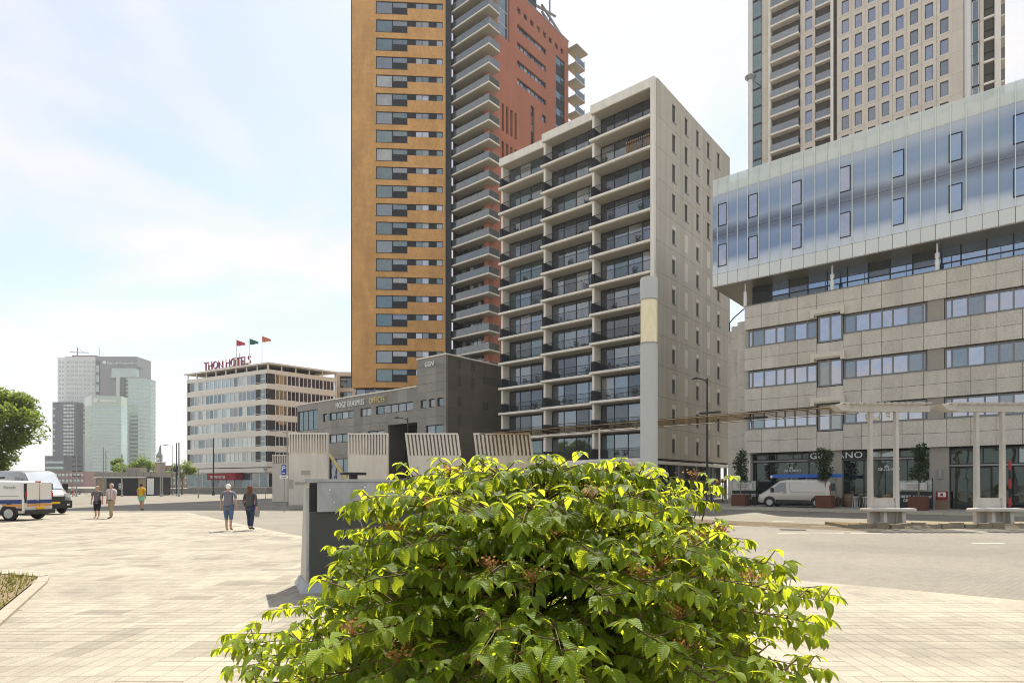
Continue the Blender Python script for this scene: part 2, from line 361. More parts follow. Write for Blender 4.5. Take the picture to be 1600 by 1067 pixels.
# things kept on the balconies
m_wood = mat('slat_wood', (0.36, 0.22, 0.11), 0.7, 0.12, 4)
m_pot = mat('pot', (0.16, 0.08, 0.05), 0.8); m_plant = leafmat('balcony_plant', (0.05, 0.09, 0.025), (0.1, 0.16, 0.03), .3)
fl_names = ['ground', 'lowest', 'second', 'third', 'fourth', 'fifth', 'sixth', 'seventh', 'eighth', 'ninth', 'tenth', 'top']
bay_names = ['right bay of white block', 'middle bay of white block', 'left bay of white block']
fl = lambda k: ('top' if k == 11 else 'lowest' if k == 0 else {1: 'second lowest', 10: 'second highest'}.get(k, '%s from the bottom' % ['', '', 'third', 'fourth', 'fifth', 'sixth', 'seventh', 'eighth', 'ninth', 'tenth', '', ''][k]))
fw_ = lambda x, y: (13.595 + x * math.cos(R(GR)) - y * math.sin(R(GR)), 58.3 + x * math.sin(R(GR)) + y * math.cos(R(GR)))
pm = MB()
pm.lathe([(.11, 0), (.15, .3), (.13, .3)], 8, 0)
for i in range(70):
    a, e, r = rnd.random() * 6.28, rnd.random(), .32 * rnd.random() ** .5
    c = Vector((r * math.cos(a), r * math.sin(a), .42 + e * .5)); d = Vector((rnd.uniform(-1, 1), rnd.uniform(-1, 1), rnd.uniform(-.3, 1))).normalized() * .11; n_ = d.orthogonal().normalized() * .04
    pm.face([c - d, c + n_, c + d, c - n_], 1)
pm = pm.mesh('potted_plant', [m_pot, m_plant])
def chair_mesh(m):
    b = MB()
    for x in (-.22, .2):
        for y in (-.22, .2): b.box(x, x + .03, y, y + .03, 0, .44 if y < 0 else .9)
    b.box(-.24, .25, -.24, .24, .44, .48)
    for z in (.6, .7, .8): b.box(-.22, .22, .2, .22, z, z + .05)
    return b.mesh('chair', m)
ch_d, ch_w = chair_mesh(m_dark), chair_mesh(m_wood)
used = set()
for q, (bi, k, fx, what) in enumerate([(0, 8, .3, 'p'), (1, 6, .78, 'p'), (2, 8, .82, 'p'), (0, 8, .8, 'p'), (0, 6, .7, 'p'), (1, 7, .5, 'p'), (2, 5, .2, 'c'), (1, 3, .8, 'p'), (0, 3, .3, 'c'), (0, 1, .5, 'p'),
                                       (0, 11, .5, 'w'), (1, 11, .4, 'c'), (2, 3, .5, 'c'), (2, 3, .75, 'p'), (0, 2, .25, 'c'), (1, 2, .35, 'c'), (0, 9, .25, 'c'), (1, 9, .8, 'c'), (0, 0, .4, 'p'), (1, 4, .6, 'p'), (2, 6, .7, 'p'), (2, 1, .4, 'c'), (2, 2, .7, 'p'), (1, 1, .7, 'c'), (0, 4, .7, 'c'), (0, 5, .35, 'c'), (1, 5, .3, 'p'), (2, 7, .5, 'c'), (2, 9, .3, 'p'), (0, 7, .75, 'p'), (1, 8, .7, 'c'), (2, 10, .6, 'c'), (1, 10, .35, 'p'), (0, 1, .8, 'c'), (0, 2, .7, 'p'), (2, 4, .25, 'p'), (1, 0, .6, 'c'), (0, 10, .2, 'p'), (2, 0, .3, 'p')]):
    xl, xr, ys = bays[bi]; x, y = fw_(xl + (xr - xl) * fx, ys + .7)
    side = ', right end' if fx > .6 else ', left end' if fx < .45 else ', middle'
    if what == 'p': tag(link('potted_plant', pm, None, (x, y, SZ[k] + .001), q), 'potted plant, %s balcony, %s%s' % (fl(k), bay_names[bi], side), 'plant', 'plants on the white block balconies')
    else: tag(link('balcony_chair', ch_w if what == 'w' else ch_d, None, (x, y, SZ[k] + .001), R(GR + 30 * (q % 5))), '%s chair, %s balcony, %s' % ('wooden' if what == 'w' else 'dark slatted', fl(k), bay_names[bi]), 'chair', 'chairs on the white block balconies')
x, y = fw_(-3.1, .12); sl = thing('slat_screen', 'tan upright slat screen on the second highest right-hand balcony', 'screen', (x, y, SZ[10]), R(GR))
for i in range(11): link('slat', boxmesh(.11, .03, 1.25, m_wood), sl, (i * .235, 0, .02))
link('rail', boxmesh(2.5, .03, .05, m_wood), sl, (0, .032, .5))

# ================================================================ tall tower: red brick wing with wrap-round balconies
rt = thing('red_tower', 'tall red brick tower wing with wrap-round glass balconies and slit windows', 'building', (-3.555, 94, 0), R(GR))
f = Face(rt); XR = -1.4
fs = Face(rt, XR, 0, 90)
BZ = [66.9 + 2.953 * k for k in range(-17, 8)]
BZ = [z for z in BZ if z > 16]
holes = [(8.5, 16.55, 78.4 - 2.99 * i - 1.0, 78.4 - 2.99 * i) for i in range(4)] + [(8.5 + 1.77 * i, 9.4 + 1.77 * i, 80.25, 81.2) for i in range(8)]
holes += [(19.43, 22.24, 50, 79.15), (12.15, 13.2, 56.5, 66.6), (15.35, 16.55, 65.3, 66.6), (3.6, 6.5, 74.1, 86)]
holes += [(4.61 + 1.08 * i, 5.2 + 1.08 * i, 58.9 - 6.1 * j, 63.35 - 6.1 * j) for i in range(4) for j in range(2)] + [(15.35, 16.55, 60.2, 61.5)]
fs.skin('brick_wall', 1.4, 23.4, 10, 83.6, holes, .45, m_red)
fs.box('core_wall', 2.4, 23.3, .5, 9, 10, 83.4, m_slot)
f.box('brick_pier', XR - .9, XR - .001, 1.42, 1.9, 10, 92, m_red)
f.box('core_wall', -9.4, XR - .5, 1.95, 12, 10, 92, m_dark)
fs.box('parapet', 1.3, 23.5, -.06, .5, 83.6, 83.8, m_grey)
f.box('penthouse', -9.4, XR - .2, 4, 14, 83.8, 93, m_dark)
for h in holes[:4]: fs.window(h[0], h[1], h[2], h[3], .25, [g_curtain, g_slate, g_curtain, g_dark], m_dark, nx=8, fw=.08)
for h in holes[4:12] + holes[14:15] + holes[-1:]: fs.window(*h, .25, [g_curtain, g_dark, g_mid], m_dark, fw=.08)
fs.window(12.15, 13.2, 56.5, 66.6, .25, [g_curtain, g_dark], m_dark, nz=7, fw=.1)
for i in range(10):
    z = 79.15 - 3.03 * i
    fs.window(19.43, 22.24, z - 1.55, z - .08, .12, g_slate, m_dark, fw=.12, name='stair_window')
    fs.box('spandrel', 19.43, 22.24, .14, .3, z - 3.03, z - 1.56, m_dark)
fs.window(3.6, 6.5, 74.1, 86, .4, [g_slate, g_mid], m_whitemetal, nx=1, nz=5, fw=.1, name='atrium_window')
for k, z in enumerate(BZ):
    b = MB()
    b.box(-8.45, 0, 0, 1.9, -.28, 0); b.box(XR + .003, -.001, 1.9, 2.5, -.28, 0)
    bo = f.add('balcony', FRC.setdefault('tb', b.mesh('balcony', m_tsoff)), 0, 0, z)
    fb = FRC.get('tbf')
    if not fb:
        q = MB(); q.box(-8.46, .02, -.03, -.002, -.16, .03); q.box(.002, .03, -.03, 2.52, -.163, .033); fb = FRC['tbf'] = q.mesh('edge_trim', m_white)
    f.add('edge_trim', fb, 0, 0, z, bo)
    for i in range(7): f.box('glass_panel', -8.35 + 1.19 * i, -8.35 + 1.19 * i + 1.16, .03, .05, z + .05, z + 1.1, g_rail, bo)
    for i in range(2): f.box('glass_panel', -.06, -.04, .08 + 1.2 * i, 1.24 + 1.2 * i, z + .05, z + 1.1, g_rail, bo)
    if 'tbr' not in FRC:
        q = MB(); q.box(-8.4, -.02, .02, .06, 1.1, 1.13); q.box(-.07, -.03, .061, 2.46, 1.1, 1.13)
        for i in range(8): q.box(-8.4 + 1.19 * i, -8.37 + 1.19 * i, .055, .085, 0, 1.1)
        for i in range(3): q.box(-.09, -.062, .05 + 1.18 * i, .08 + 1.18 * i, 0, 1.1)
        FRC['tbr'] = q.mesh('handrail', m_grey)
    f.add('handrail', FRC['tbr'], 0, 0, z, bo)
    f.window(-7.6, XR - .9, z + .02, z + 2.55, 1.75, [g_dark, g_mid, g_curtain, g_dark], m_dark, nx=6, fw=.07, name='glazing')
    f.box('end_post', -8.4, -8.25, .4, .55, z, z + 2.65, m_grey, None)
# small balconies at the far corner
for i in range(5):
    z = 79.4 - 3.0 * i
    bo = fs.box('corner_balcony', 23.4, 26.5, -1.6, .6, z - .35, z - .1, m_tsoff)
    fs.box('glass_panel', 23.45, 26.45, -1.57, -1.55, z, z + 1.1, g_rail, bo)
    for x in (23.45, 26.4): fs.box('post', x, x + .05, -1.55, -1.5, z - .1, z + 1.5, m_grey, bo)
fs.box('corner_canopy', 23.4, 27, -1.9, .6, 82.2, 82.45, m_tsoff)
f.box('corner_wall', -6, XR - .6, 23.3, 24.2, 10, 82.2, m_red)
# roof hoist
def roof_rig():
    b = MB()
    for x in (14.9, 20.3): b.tube([(x, 2, 83.7), (x, 2, 96)], .16, 6)
    for z in (85.2, 86.4): b.tube([(16.5, .9, z + .3), (26.5, 3.4, z + 1.2)], .22, 6)
    b.tube([(26.5, 3.4, 86.4), (24.5, 6, 87.2)], .2, 6)
    for i in range(6): b.tube([(17 + 1.8 * i, 1 + .45 * i, 85.6 + .17 * i), (17 + 1.8 * i, 1 + .45 * i, 86.9 + .17 * i)], .06, 5)
    b.tube([(10, 2, 84), (16, 2, 87), (22, 2, 88.5)], .25, 6); b.tube([(13, 3, 84), (15.5, 3, 86.6), (19, 3, 86.2)], .2, 6)
    return b.mesh('roof_hoist', m_grey)
fs.add('roof_hoist', roof_rig(), 0, 0, 0)

# ================================================================ yellow brick slab of the tower
yt = thing('yellow_tower', 'tall yellow brick tower slab with long dark stepped window bands', 'building', (-10.657, 98.5, 0), R(3.3))
f = Face(yt)
tops = [20.28 + 2.954 * i for i in range(25)]
hol = []
for t in tops: hol += [(-11.2, -6.2, t - 2.0, t), (-6.2, -.5, t - 1.0, t)]
ys_ = [17.28] + [t + .49 for t in tops]
for i in range(25):
    f.skin('brick_wall', -15.1, -.1, ys_[i], ys_[i + 1], hol[2 * i:2 * i + 2], .4, m_yellow)
f.box('core_wall', -15.05, -.15, .42, 14, 17.3, 94, m_yellow)
f.box('dark_strip', -.1, .78, .3, 3, 12, 94, m_dark)  # dark metal strip set back between the brick slab and the balconies
f.box('base_wall', -14.6, -1, 1.4, 13, 0, 17.28, m_dark)
f.window(-14.6, -1, 13.6, 17.2, 1.25, [g_dark, g_mid], m_dark, nx=9, name='base_glazing')
f.box('corner_trim', -15.16, -15.02, -.04, .3, 17.2, 94, m_gap)
for t in tops:
    w = f.window(-11.2, -8.6, t - 2, t, .12, [g_slate, g_slate, g_mid, g_curtain, g_slate], m_dark, fw=.09)
    w = f.window(-8.6, -6.2, t - .96, t, .12, [g_slate, g_mid, g_curtain, g_slate], m_dark, fw=.09)
    f.box('dark_panel', -8.6, -6.2, .13, .3, t - 2, t - .965, m_black, w)
    sl = [g_slate, g_mid, g_curtain, g_sky]
    f.window(-6.2, -.5, t - 1, t, .12, [m_black, rnd.choice(sl), rnd.choice(sl), m_black, rnd.choice(sl)], m_dark, xs=[-6.2, -4.87, -3.86, -2.79, -1.55, -.5], fw=.09, name='window_band', pick=lambda i, j: i)
    f.box('sill', -11.3, -6.1, -.05, .1, t - 2.07, t - 2.0, m_gap)

# ================================================================ beige tower behind the glass office
m_beige = mat('beige_stone', (0.68, 0.61, 0.51), 0.8, 0.07, 0.8, (1, 1, .4), rand=0.05, bump=.08)
m_smoke = glass('smoked_rail_glass', (.09, .1, .1), .14)
bt = thing('beige_tower', 'tall beige stone apartment tower with white piers behind the glass topped office', 'building', (38.477, 99, 0), R(GR))
f = Face(bt)
f.box('core_wall', 0.3, 31.9, .6, 24, 0, 96, m_gap)
SB = [54.25 + 2.85 * k for k in range(-3, 13)]
wx = [13.55 + 1.71 * j for j in range(8)]
for z in SB:
    hs = [(x, x + .93, z - .15, z + 1.85) for x in wx] + [(8.52, 9.5, z - .15, z + 1.85)]
    za, zb = z - .5, z + 2.35
    f.panels('stone_panel', [1.95, 3.1], [za, zb], [], .2, m_beige, y=.25)
    f.panels('stone_panel', [7.8, 9.9], [za, zb], hs, .3, m_beige, y=.1)
    f.panels('stone_panel', [12.9] + [x + 1.32 for x in wx] + [28.1], [za, zb], hs, .3, m_beige)
    f.panels('stone_panel', [29.75, 30.2], [za, zb], [], .2, m_beige, y=.1)
    for h in hs: f.window(*h, .16 if h[0] > 10 else .26, [g_bt, g_bt, g_bt, g_mid], m_gap, fw=.07)
    for xa, xb in ((3.5, 7.7), (9.95, 12.05)):
        b = f.box('balcony', xa, xb, -.5 if xa < 5 else -.1, 2.2, z - .28, z, m_white)
        f.box('railing', xa + .03, xb - .03, -.45 if xa < 5 else -.06, -.42 if xa < 5 else -.03, z, z + 1.05, m_smoke, b)
        f.box('side_railing', xb - .08, xb - .05, (-.42 if xa < 5 else -.03), 1.5, z, z + 1.05, m_dark, b)
        f.window(xa + .2, xb, z, z + 2.5, 1.9, [g_dark, g_mid], m_dark, nx=3 if xa < 5 else 2, name='glazing')
    f.box('bay_glass', .7, 1.95, .05, .4, z - .1, z + 2.45, g_slate); f.box('bay_band', .68, 1.97, .0, .5, z - .4, z - .1, m_black)
    f.window(29.0, 29.7, z - .1, z + 2.45, .0, [g_slate, g_mid], m_whitemetal, name='bay_window'); f.box('bay_band', 28.98, 29.72, -.04, .3, z - .4, z - .1, m_black)
    f.box('loggia_screen', 30.25, 31.2, .3, .4, z - .15, z + 2.3, m_gap); f.box('loggia_rail', 30.25, 31.25, .2, .29, z + .9, z + 1.0, m_dark); f.box('loggia_edge', 30.2, 31.3, .05, .5, z - .45, z - .16, m_white)
    f.box('side_balcony', 31.5, 32.3, 1, 3.2, z - .3, z - .1, m_white)
f.box('white_pier', 3.12, 3.48, -.25, .6, 0, 96, m_white); f.box('white_pier', 12.07, 12.42, -.15, 2, 0, 96, m_white)
f.box('white_pier', 31.32, 31.95, -.1, .9, 0, 96, m_white)
for x in (.25, 28.55):
    b = MB(); b.lathe([(.4, 0), (.4, 96)], 16); f.add('round_column', b.mesh('round_column', m_whitemetal), x, .1, 0)
b = MB(); b.lathe([(.2, 0), (.9, .7), (.9, .85)], 14); b.tube([(0, 0, .7), (1.6, -.4, -1.2)], .12, 6); b.tube([(0, 0, .9), (1.4, .2, 2.4)], .1, 6)
f.add('column_collar', b.mesh('column_collar', m_grey), .25, .1, 67.0)
# ================================================================ granite office with the glass box on top
m_gran = [mat('granite_%d' % i, c, 0.75, 0.05, 0.6, (1, 1, .5), rand=0.05, speck=(22.0, 1.15), bump=.12, stain=(.9, .15, .3)) for i, c in enumerate([(0.56, 0.52, 0.44), (0.58, 0.54, 0.46), (0.545, 0.505, 0.425)])]
m_gbrick = mat('pier_brick', (0.32, 0.295, 0.245), 0.85, 0.08, 2, (1, 1, 4), speck=(20, .5))
m_frame = mat('window_frame_grey', (0.2, 0.2, 0.195), 0.5, 0.05)
m_lip = mat('concrete_lintel', (0.62, 0.57, 0.47), 0.8, 0.06, 2)
m_frit = mat('fritted_panel', (0.66, 0.68, 0.64), 0.25, 0.03, .5, spec=.7, rand=.03)
m_topglass = clear('parapet_glass', (0.93, 0.98, 0.95), 0.55, (0.84, 0.89, 0.82), 0.08, .1)
m_fin = mat('pale_green_fin', (0.66, 0.74, 0.68), 0.3, 0.03)
m_soff = mat('metal_soffit', (0.3, 0.27, 0.22), 0.4, 0.05, 1, metal=.3)
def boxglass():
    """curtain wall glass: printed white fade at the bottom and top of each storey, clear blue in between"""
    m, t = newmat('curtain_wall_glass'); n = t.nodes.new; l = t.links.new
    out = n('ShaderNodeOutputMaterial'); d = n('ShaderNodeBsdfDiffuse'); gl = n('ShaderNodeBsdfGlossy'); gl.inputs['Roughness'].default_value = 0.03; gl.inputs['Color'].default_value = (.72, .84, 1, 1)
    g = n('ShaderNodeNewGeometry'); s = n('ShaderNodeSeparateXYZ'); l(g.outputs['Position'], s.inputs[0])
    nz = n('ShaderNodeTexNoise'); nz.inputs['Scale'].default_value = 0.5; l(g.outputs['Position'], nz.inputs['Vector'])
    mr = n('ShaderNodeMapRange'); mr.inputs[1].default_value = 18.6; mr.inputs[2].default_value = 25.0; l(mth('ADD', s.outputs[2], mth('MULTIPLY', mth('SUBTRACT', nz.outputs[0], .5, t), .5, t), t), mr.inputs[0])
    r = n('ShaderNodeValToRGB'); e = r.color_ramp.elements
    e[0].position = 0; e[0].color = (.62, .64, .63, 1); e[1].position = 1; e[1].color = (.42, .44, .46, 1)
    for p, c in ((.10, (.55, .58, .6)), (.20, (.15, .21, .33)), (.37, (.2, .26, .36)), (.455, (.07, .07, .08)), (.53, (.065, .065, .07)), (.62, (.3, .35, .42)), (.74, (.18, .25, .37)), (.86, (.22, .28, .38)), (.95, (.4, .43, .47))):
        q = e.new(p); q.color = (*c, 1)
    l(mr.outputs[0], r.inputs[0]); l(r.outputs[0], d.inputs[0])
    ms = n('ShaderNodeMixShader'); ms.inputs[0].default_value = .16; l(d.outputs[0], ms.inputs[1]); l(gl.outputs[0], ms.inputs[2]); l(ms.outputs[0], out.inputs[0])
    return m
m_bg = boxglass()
go = thing('granite_office', 'speckled granite office with window bands and a glass box storey on top', 'building', (18.461, 47.5, 0), R(GR))
f = Face(go)
XE = 24.0
f.box('core_wall', -.2, XE, .45, 22, 4.2, 15.4, m_gap)
f.box('core_wall', .1, XE, 1.6, 22, 0, 4.2, m_black)
seam = [-.33, .97, 2.25, 3.56, 4.87]
seamR = [6.6, 7.75, 8.95, 10.15, 11.35, 12.6, 13.85, 15.1, 16.35, 17.6, 18.85, 20.1, 21.35, 22.6, XE]
for zt, zm, zb in ((15.6, 14.7, 13.77), (12.4, 11.46, 10.57), (9.2, 8.27, 7.38), (6.0, 5.07, 4.15)):
    f.panels('granite_panel', seam, [zb, zm, zt], [], .45, m_gran, y=-.02, gap=.022)
    f.panels('granite_panel', seamR, [zb, zm, zt], [], .45, m_gran, y=-.02, gap=.022)
    if zt > 15: f.panels('granite_panel', [4.87, 6.6], [14.4, zm, zt], [], .45, m_gran, y=-.02, gap=.022)
    else: f.panels('granite_panel', [4.87, 5.74, 6.6], [zb + .6 if zb > 5 else zb, zt - .45], [], .4, m_gran, y=.03, gap=.022)
for zb, zt in ((12.4, 13.77), (9.2, 10.57), (6.0, 7.38)):
    f.window(-.1, 4.87, zb, zt - .06, .16, [g_sky, g_sky, g_mid], m_frame, xs=[-.1, .22, 1.1, 1.99, 2.63, 3.31, 4.18, 4.87], fw=.1, fd=.12)
    f.window(6.6, 11.5, zb, zt - .06, .16, [g_sky, g_sky, g_mid], m_frame, xs=[6.6, 7.35, 8.23, 8.95, 9.59, 10.48, 11.3, 11.5], fw=.1, fd=.12)
    f.window(12.5, XE, zb, zt - .06, .16, [g_sky, g_sky, g_mid], m_frame, xs=[12.5, 12.86, 13.68, 14.54, 15.25, 15.94, 16.8, 17.6, 18.4, 19.2, 20, 20.8, 21.6, 22.4, 23.2, XE], fw=.1, fd=.12)
    f.window(4.95, 6.55, zb - .4, zt + .12, .06, [g_sky, g_curtain], m_frame, nx=2, fw=.11, fd=.12, name='french_window')
    f.box('brick_pier', 11.55, 12.46, .1, .4, zb, zt, m_gbrick)
    f.box('sill', -.2, 4.88, -.04, .16, zb - .05, zb, m_frame); f.box('sill', 6.6, XE, -.041, .16, zb - .05, zb, m_frame)
    b = MB(); b.box(4.5, 6.72, -.3, .03, zt + .28, zt + .62); b.box(4.5, 4.75, -.297, .027, zt + .02, zt + .279); b.box(6.47, 6.72, -.297, .027, zt + .02, zt + .279); b.box(4.75, 6.47, -.22, .02, zt + .18, zt + .279)
    f.add('lintel', b.mesh('lintel', m_lip), 0, 0, 0)
f.box('parapet_cap', -.34, XE, -.05, .5, 15.6, 15.66, m_frame)
# stepped stair wall on the left
for i, (xa, xb, y0) in enumerate(((-1.2, -.345, .9), (-2.1, -1.205, 2.0), (-2.9, -2.105, 3.4))):
    for k in range(14): f.box('wall_panel', xa, xb, y0, y0 + 3, .6 + k * 1.01, .6 + k * 1.01 + 1.0, m_gran[0])
    f.box('wall_base', xa, xb, y0 + .03, y0 + 3, 0, .6, m_gbrick)
f.box('core_wall', -.4, .3, .9, 12, 0, 15.2, m_gran[1])
for z in (5.2, 8.4, 11.6): f.box('stair_window', -2.95, -2.903, 3.6, 4.4, z, z + 1.3, m_dark)
b = MB(); b.tube([(-2.8, 3.5, 15.5), (-1.9, 2.1, 15.5), (-.4, .5, 15.7)], .05, 5); b.tube([(-2.8, 3.5, 14.7), (-2.8, 3.5, 15.5)], .05, 5); f.add('roof_railing', b.mesh('roof_railing', m_dark), 0, 0, 0)
# recessed terrace storey
f.window(1.1, XE, 15.4, 17.75, 1.9, [g_blue, g_blue, g_dark], m_dark, nx=17, nz=2, fw=.08, name='terrace_glazing')
f.box('terrace_wall', -.4, 1.1, 2.0, 2.4, 15.4, 17.7, m_dark)
b = MB(); b.box(.2, XE, .5, .54, 16.55, 16.6)
for i in range(10): b.box(.3 + 2.5 * i, .34 + 2.5 * i, .49, .55, 15.6, 16.58)
f.add('terrace_railing', b.mesh('terrace_railing', m_dark), 0, 0, 0)
for x in (-.62, 5.62, 11.9, 18.2):
    b = MB(); b.lathe([(.14, 0), (.14, 1.35), (.06, 1.4), (.06, 2.1)], 12); f.add('column', b.mesh('column', m_whitemetal), x + .14, .62, 15.6)
# glass box
fin = [-2.89, -2.48] + [-1.67 + .8045 * i for i in range(0, 33)]
fin = [x for x in fin if x <= XE + .2]
f.box('soffit', -2.86, fin[-1], .02, 7, 17.62, 17.68, m_soff)
f.box('box_core', -2.7, fin[-1] - .1, .3, 14, 17.7, 25.2, m_dark)
fl_ = Face(go, -2.89, 0, -90)
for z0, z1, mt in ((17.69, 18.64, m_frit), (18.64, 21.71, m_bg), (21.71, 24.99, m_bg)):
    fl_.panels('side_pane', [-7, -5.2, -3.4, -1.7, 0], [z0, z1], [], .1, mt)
vent_x = [-2.44, -.03, 3.12, 6.35, 9.55, 12.7, 15.92, 19.1, 22.3]
for i in range(len(fin) - 1):
    a, b_ = fin[i] + .012, fin[i + 1] - .012
    f.box('frit_panel', a, b_, 0, .1, 17.69, 18.63, m_frit)
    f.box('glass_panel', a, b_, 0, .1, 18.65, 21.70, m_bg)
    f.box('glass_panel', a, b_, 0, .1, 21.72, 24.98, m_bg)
    f.box('parapet_panel', a, b_, 0, .03, 25.0, 26.3, m_topglass)
    f.box('fin', fin[i + 1] - .024, fin[i + 1] + .024, -.09, -.003, 18.64, 26.28, m_fin)
b = MB(); b.box(-2.9, fin[-1], -.012, .1, 24.985, 24.997); b.box(-2.9, fin[-1], .5, .6, 25.0, 26.0)
f.add('parapet_frame', b.mesh('parapet_frame', m_whitemetal), 0, 0, 0)
for x in vent_x:
    for z0, z1 in ((22.43, 24.22), (19.2, 20.97)):
        f.window(x, x + .72, z0, z1, -.05, g_blue if x > 9 else g_sky, m_black, fw=.06, fd=.06, name='vent_window')
# shop front
m_shop = glass('shop_glass', (0.010, 0.016, 0.016), 0.03, (.8, .95, .95))
m_ltr = mat('white_lettering', (0.85, 0.85, 0.83), 0.5, 0.02)
for xa, xb in ((0.05, 5.5), (6.45, 11.65), (12.7, 17.9), (18.9, XE)):
    f.window(xa, xb, 3.0 if xa > 12 else 3.55, 4.1, .75, [m_shop, g_mid], m_dark, nx=3, fw=.08, name='transom')
    f.window(xa, xb, .12, 2.9 if xa > 12 else 3.45, .8, [m_shop], m_dark, nx=4, nz=1, fw=.07, name='shop_window')
    f.box('transom_bar', xa, xb, .55, .8, 2.9 if xa > 12 else 3.45, 3.0 if xa > 12 else 3.54, m_grey)
for xa, xb in ((5.5, 6.45), (11.65, 12.7), (17.9, 18.9)): f.box('brick_pier', xa, xb, .25, 1.4, .1, 4.15, m_gbrick)
f.box('brick_pier', -.3, .05, .2, 1.5, .1, 4.15, m_gran[1])
for x in (5.9, 12.15): f.box('wall_lamp', x, x + .18, .12, .25, 2.1, 2.75, m_grey)
f.box('sign_board', 4.2, 8.0, .42, .5, 3.5, 4.12, m_black)
f.add('sign_lettering', textmesh('GIULIANO', .62, .04, m_ltr, sx=1.12, spacing=1.08), 4.3, .4, 3.6)
for x, sz in ((2.35, .26), (8.6, .27)):
    f.add('window_lettering', textmesh('GIULIANO', sz, .01, m_ltr, sx=1.05), x, .76, 2.68)
    b = MB()
    for q in range(5): b.box(-.12 + .05 * q, -.09 + .05 * q, 0, .01, .0, .06 + .035 * (2 - abs(q - 2)))
    b.box(-.16, .14, 0, .01, -.03, -.012); f.add('window_emblem', b.mesh('window_emblem', m_ltr), x + .55, .76, 2.94)
    f.add('window_lettering', textmesh('GIULIANO', .12, .01, m_ltr), x + .25, .76, 3.28)
for x, tx in ((.9, 'PIZZA'), (4.3, 'CAFFE'), (6.9, 'PIZZA'), (10.6, 'CAFFE')): f.add('window_lettering', textmesh(tx, .12, .01, m_ltr), x, .76, 3.27)
f.box('window_poster', 8.98, 9.6, .1, .12, 6.05, 7.25, m_whitemetal); f.add('poster_lettering', textmesh('oker', .5, .01, m_gbrick), 0, 0, 0)
o = [q for q in go.children if q.name.startswith('poster_lettering')][0]; o.location = (9.2, .09, 7.2); o.rotation_euler = (0, R(90), 0)
f.window(13.0, 14.9, .12, 2.85, .68, [m_shop, g_dark], m_black, nx=2, fw=.1, name='entrance_door')

# ================================================================ dark office with HOGE ERASMUS lettering
m_er = [mat('stone_cladding_%d' % i, c, 0.38, 0.16, 0.5, (1, 1, 2), rand=0.1, spec=.5) for i, c in enumerate([(0.23, 0.205, 0.17), (0.25, 0.225, 0.185), (0.215, 0.19, 0.16)])]
m_er2 = mat('shaded_side_cladding', (0.12, 0.1, 0.075), 0.35, 0.1, .6, rand=.12)  # same stone as the front, with the side's shade put into the colour
m_gold = mat('gold_lettering', (0.75, 0.6, 0.22), 0.4, 0.02)
eo = thing('dark_office', 'low dark stone office with HOGE ERASMUS OFFICES lettering below the yellow tower', 'building', (-8.006, 74, 0), R(GR))
f = Face(eo); fs = Face(eo, 0, 0, 90)
f.box('core_wall', -5.2, -.1, .3, 16, 0, 17.2, m_gap); f.box('core_wall', -33.5, -11.2, .3, 6, 0, 13.6, m_gap); f.box('core_wall', -11.2, -5.2, 3, 8, 0, 13.6, m_black); f.box('core_wall', -11.2, -5.2, .3, 3, 9.62, 13.6, m_gap)
f.box('roof_cap', -5.35, .1, -.1, 16, 17.5, 17.66, m_white); f.box('roof_cap', -33.7, -5.36, -.1, 6, 14.1, 14.26, m_white)
fs.box('roof_cap', .05, 16, -.16, -.101, 17.5, 17.655, m_white)
WT = [(-4.65, -3.55, 11.3, 12.35), (-3.08, -2.04, 11.3, 12.35), (-1.56, -.45, 11.3, 12.35), (-3.64, -.45, 7.7, 9.1)]
WW = [(-33.5, -27.9, 10.05, 13.1), (-26.5, -25.4, 11.05, 12.25), (-24.8, -18.7, 11.15, 12.25), (-17.2, -14.75, 11.15, 12.3), (-13.75, -6.13, 11.2, 12.35), (-24.8, -17.2, 7.8, 9.05), (-15.5, -11.9, 7.8, 9.05), (-33.5, -27.9, 4, 9.6), (-24.8, -12, 1, 5.5)]
f.panels('cladding_panel', [-5.3, -3.6, -1.8, 0], [17.5 - 1.06 * i for i in range(16, -1, -1)], WT, .3, m_er)
f.panels('cladding_panel', [-33.6 + 1.87 * i for i in range(13)], [14.1 - 2.02 * i for i in range(7, -1, -1)], WW, .3, m_er)
f.panels('cladding_panel', [-11.16, -9.2, -7.25, -5.31], [9.62, 12.08, 14.1], WW, .3, m_er)
for h in WT + WW: f.window(*h, .16, [g_slate, g_slate, g_mid, g_curtain] if h[0] > -27 else [g_slate], m_black, nx=max(1, round((h[1] - h[0]) / 1.6)), fw=.1)
f.add('sign_lettering', textmesh('HOGE ERASMUS', 1.1, .08, m_ltr, sx=.76, spacing=1.16), -22.8, -.25, 12.78)
f.add('sign_lettering', textmesh('OFFICES', 1.1, .08, m_gold, sx=.76, spacing=1.12), -14.9, -.25, 12.78)
f.add('sign_lettering', textmesh('GGN', .85, .12, m_ltr, sx=.85), -3.55, -.25, 16.35)
SW = [(1.96, 2.6, 16.1, 17.2), (4.35, 5.0, 16.1, 17.2), (1.96, 2.6, 13.9, 15.2), (4.35, 5, 13.9, 15.2), (1.96, 2.6, 11.4, 12.7), (1.96, 2.6, 9.1, 10.4), (6.6, 9.9, 14.75, 15.7), (6.5, 7.6, 11.4, 12.4)]
fs.panels('cladding_panel', [.02 + 2.3 * i for i in range(8)], [17.5 - 2.12 * i for i in range(8, -1, -1)], SW, .3, m_er2, y=.02)
for h in SW: fs.window(*h, .2, [g_dark], m_gap if h[0] < 6 else m_whitemetal, fw=.08)
b = MB(); b.lathe([(.5, 0), (.7, .3), (.4, .5)], 8, 0); b.tube([(0, 0, .4), (.5, 0, .9)], .1, 5); f.add('roof_fan', b.mesh('roof_fan', m_grey), -17, 2, 14.27)
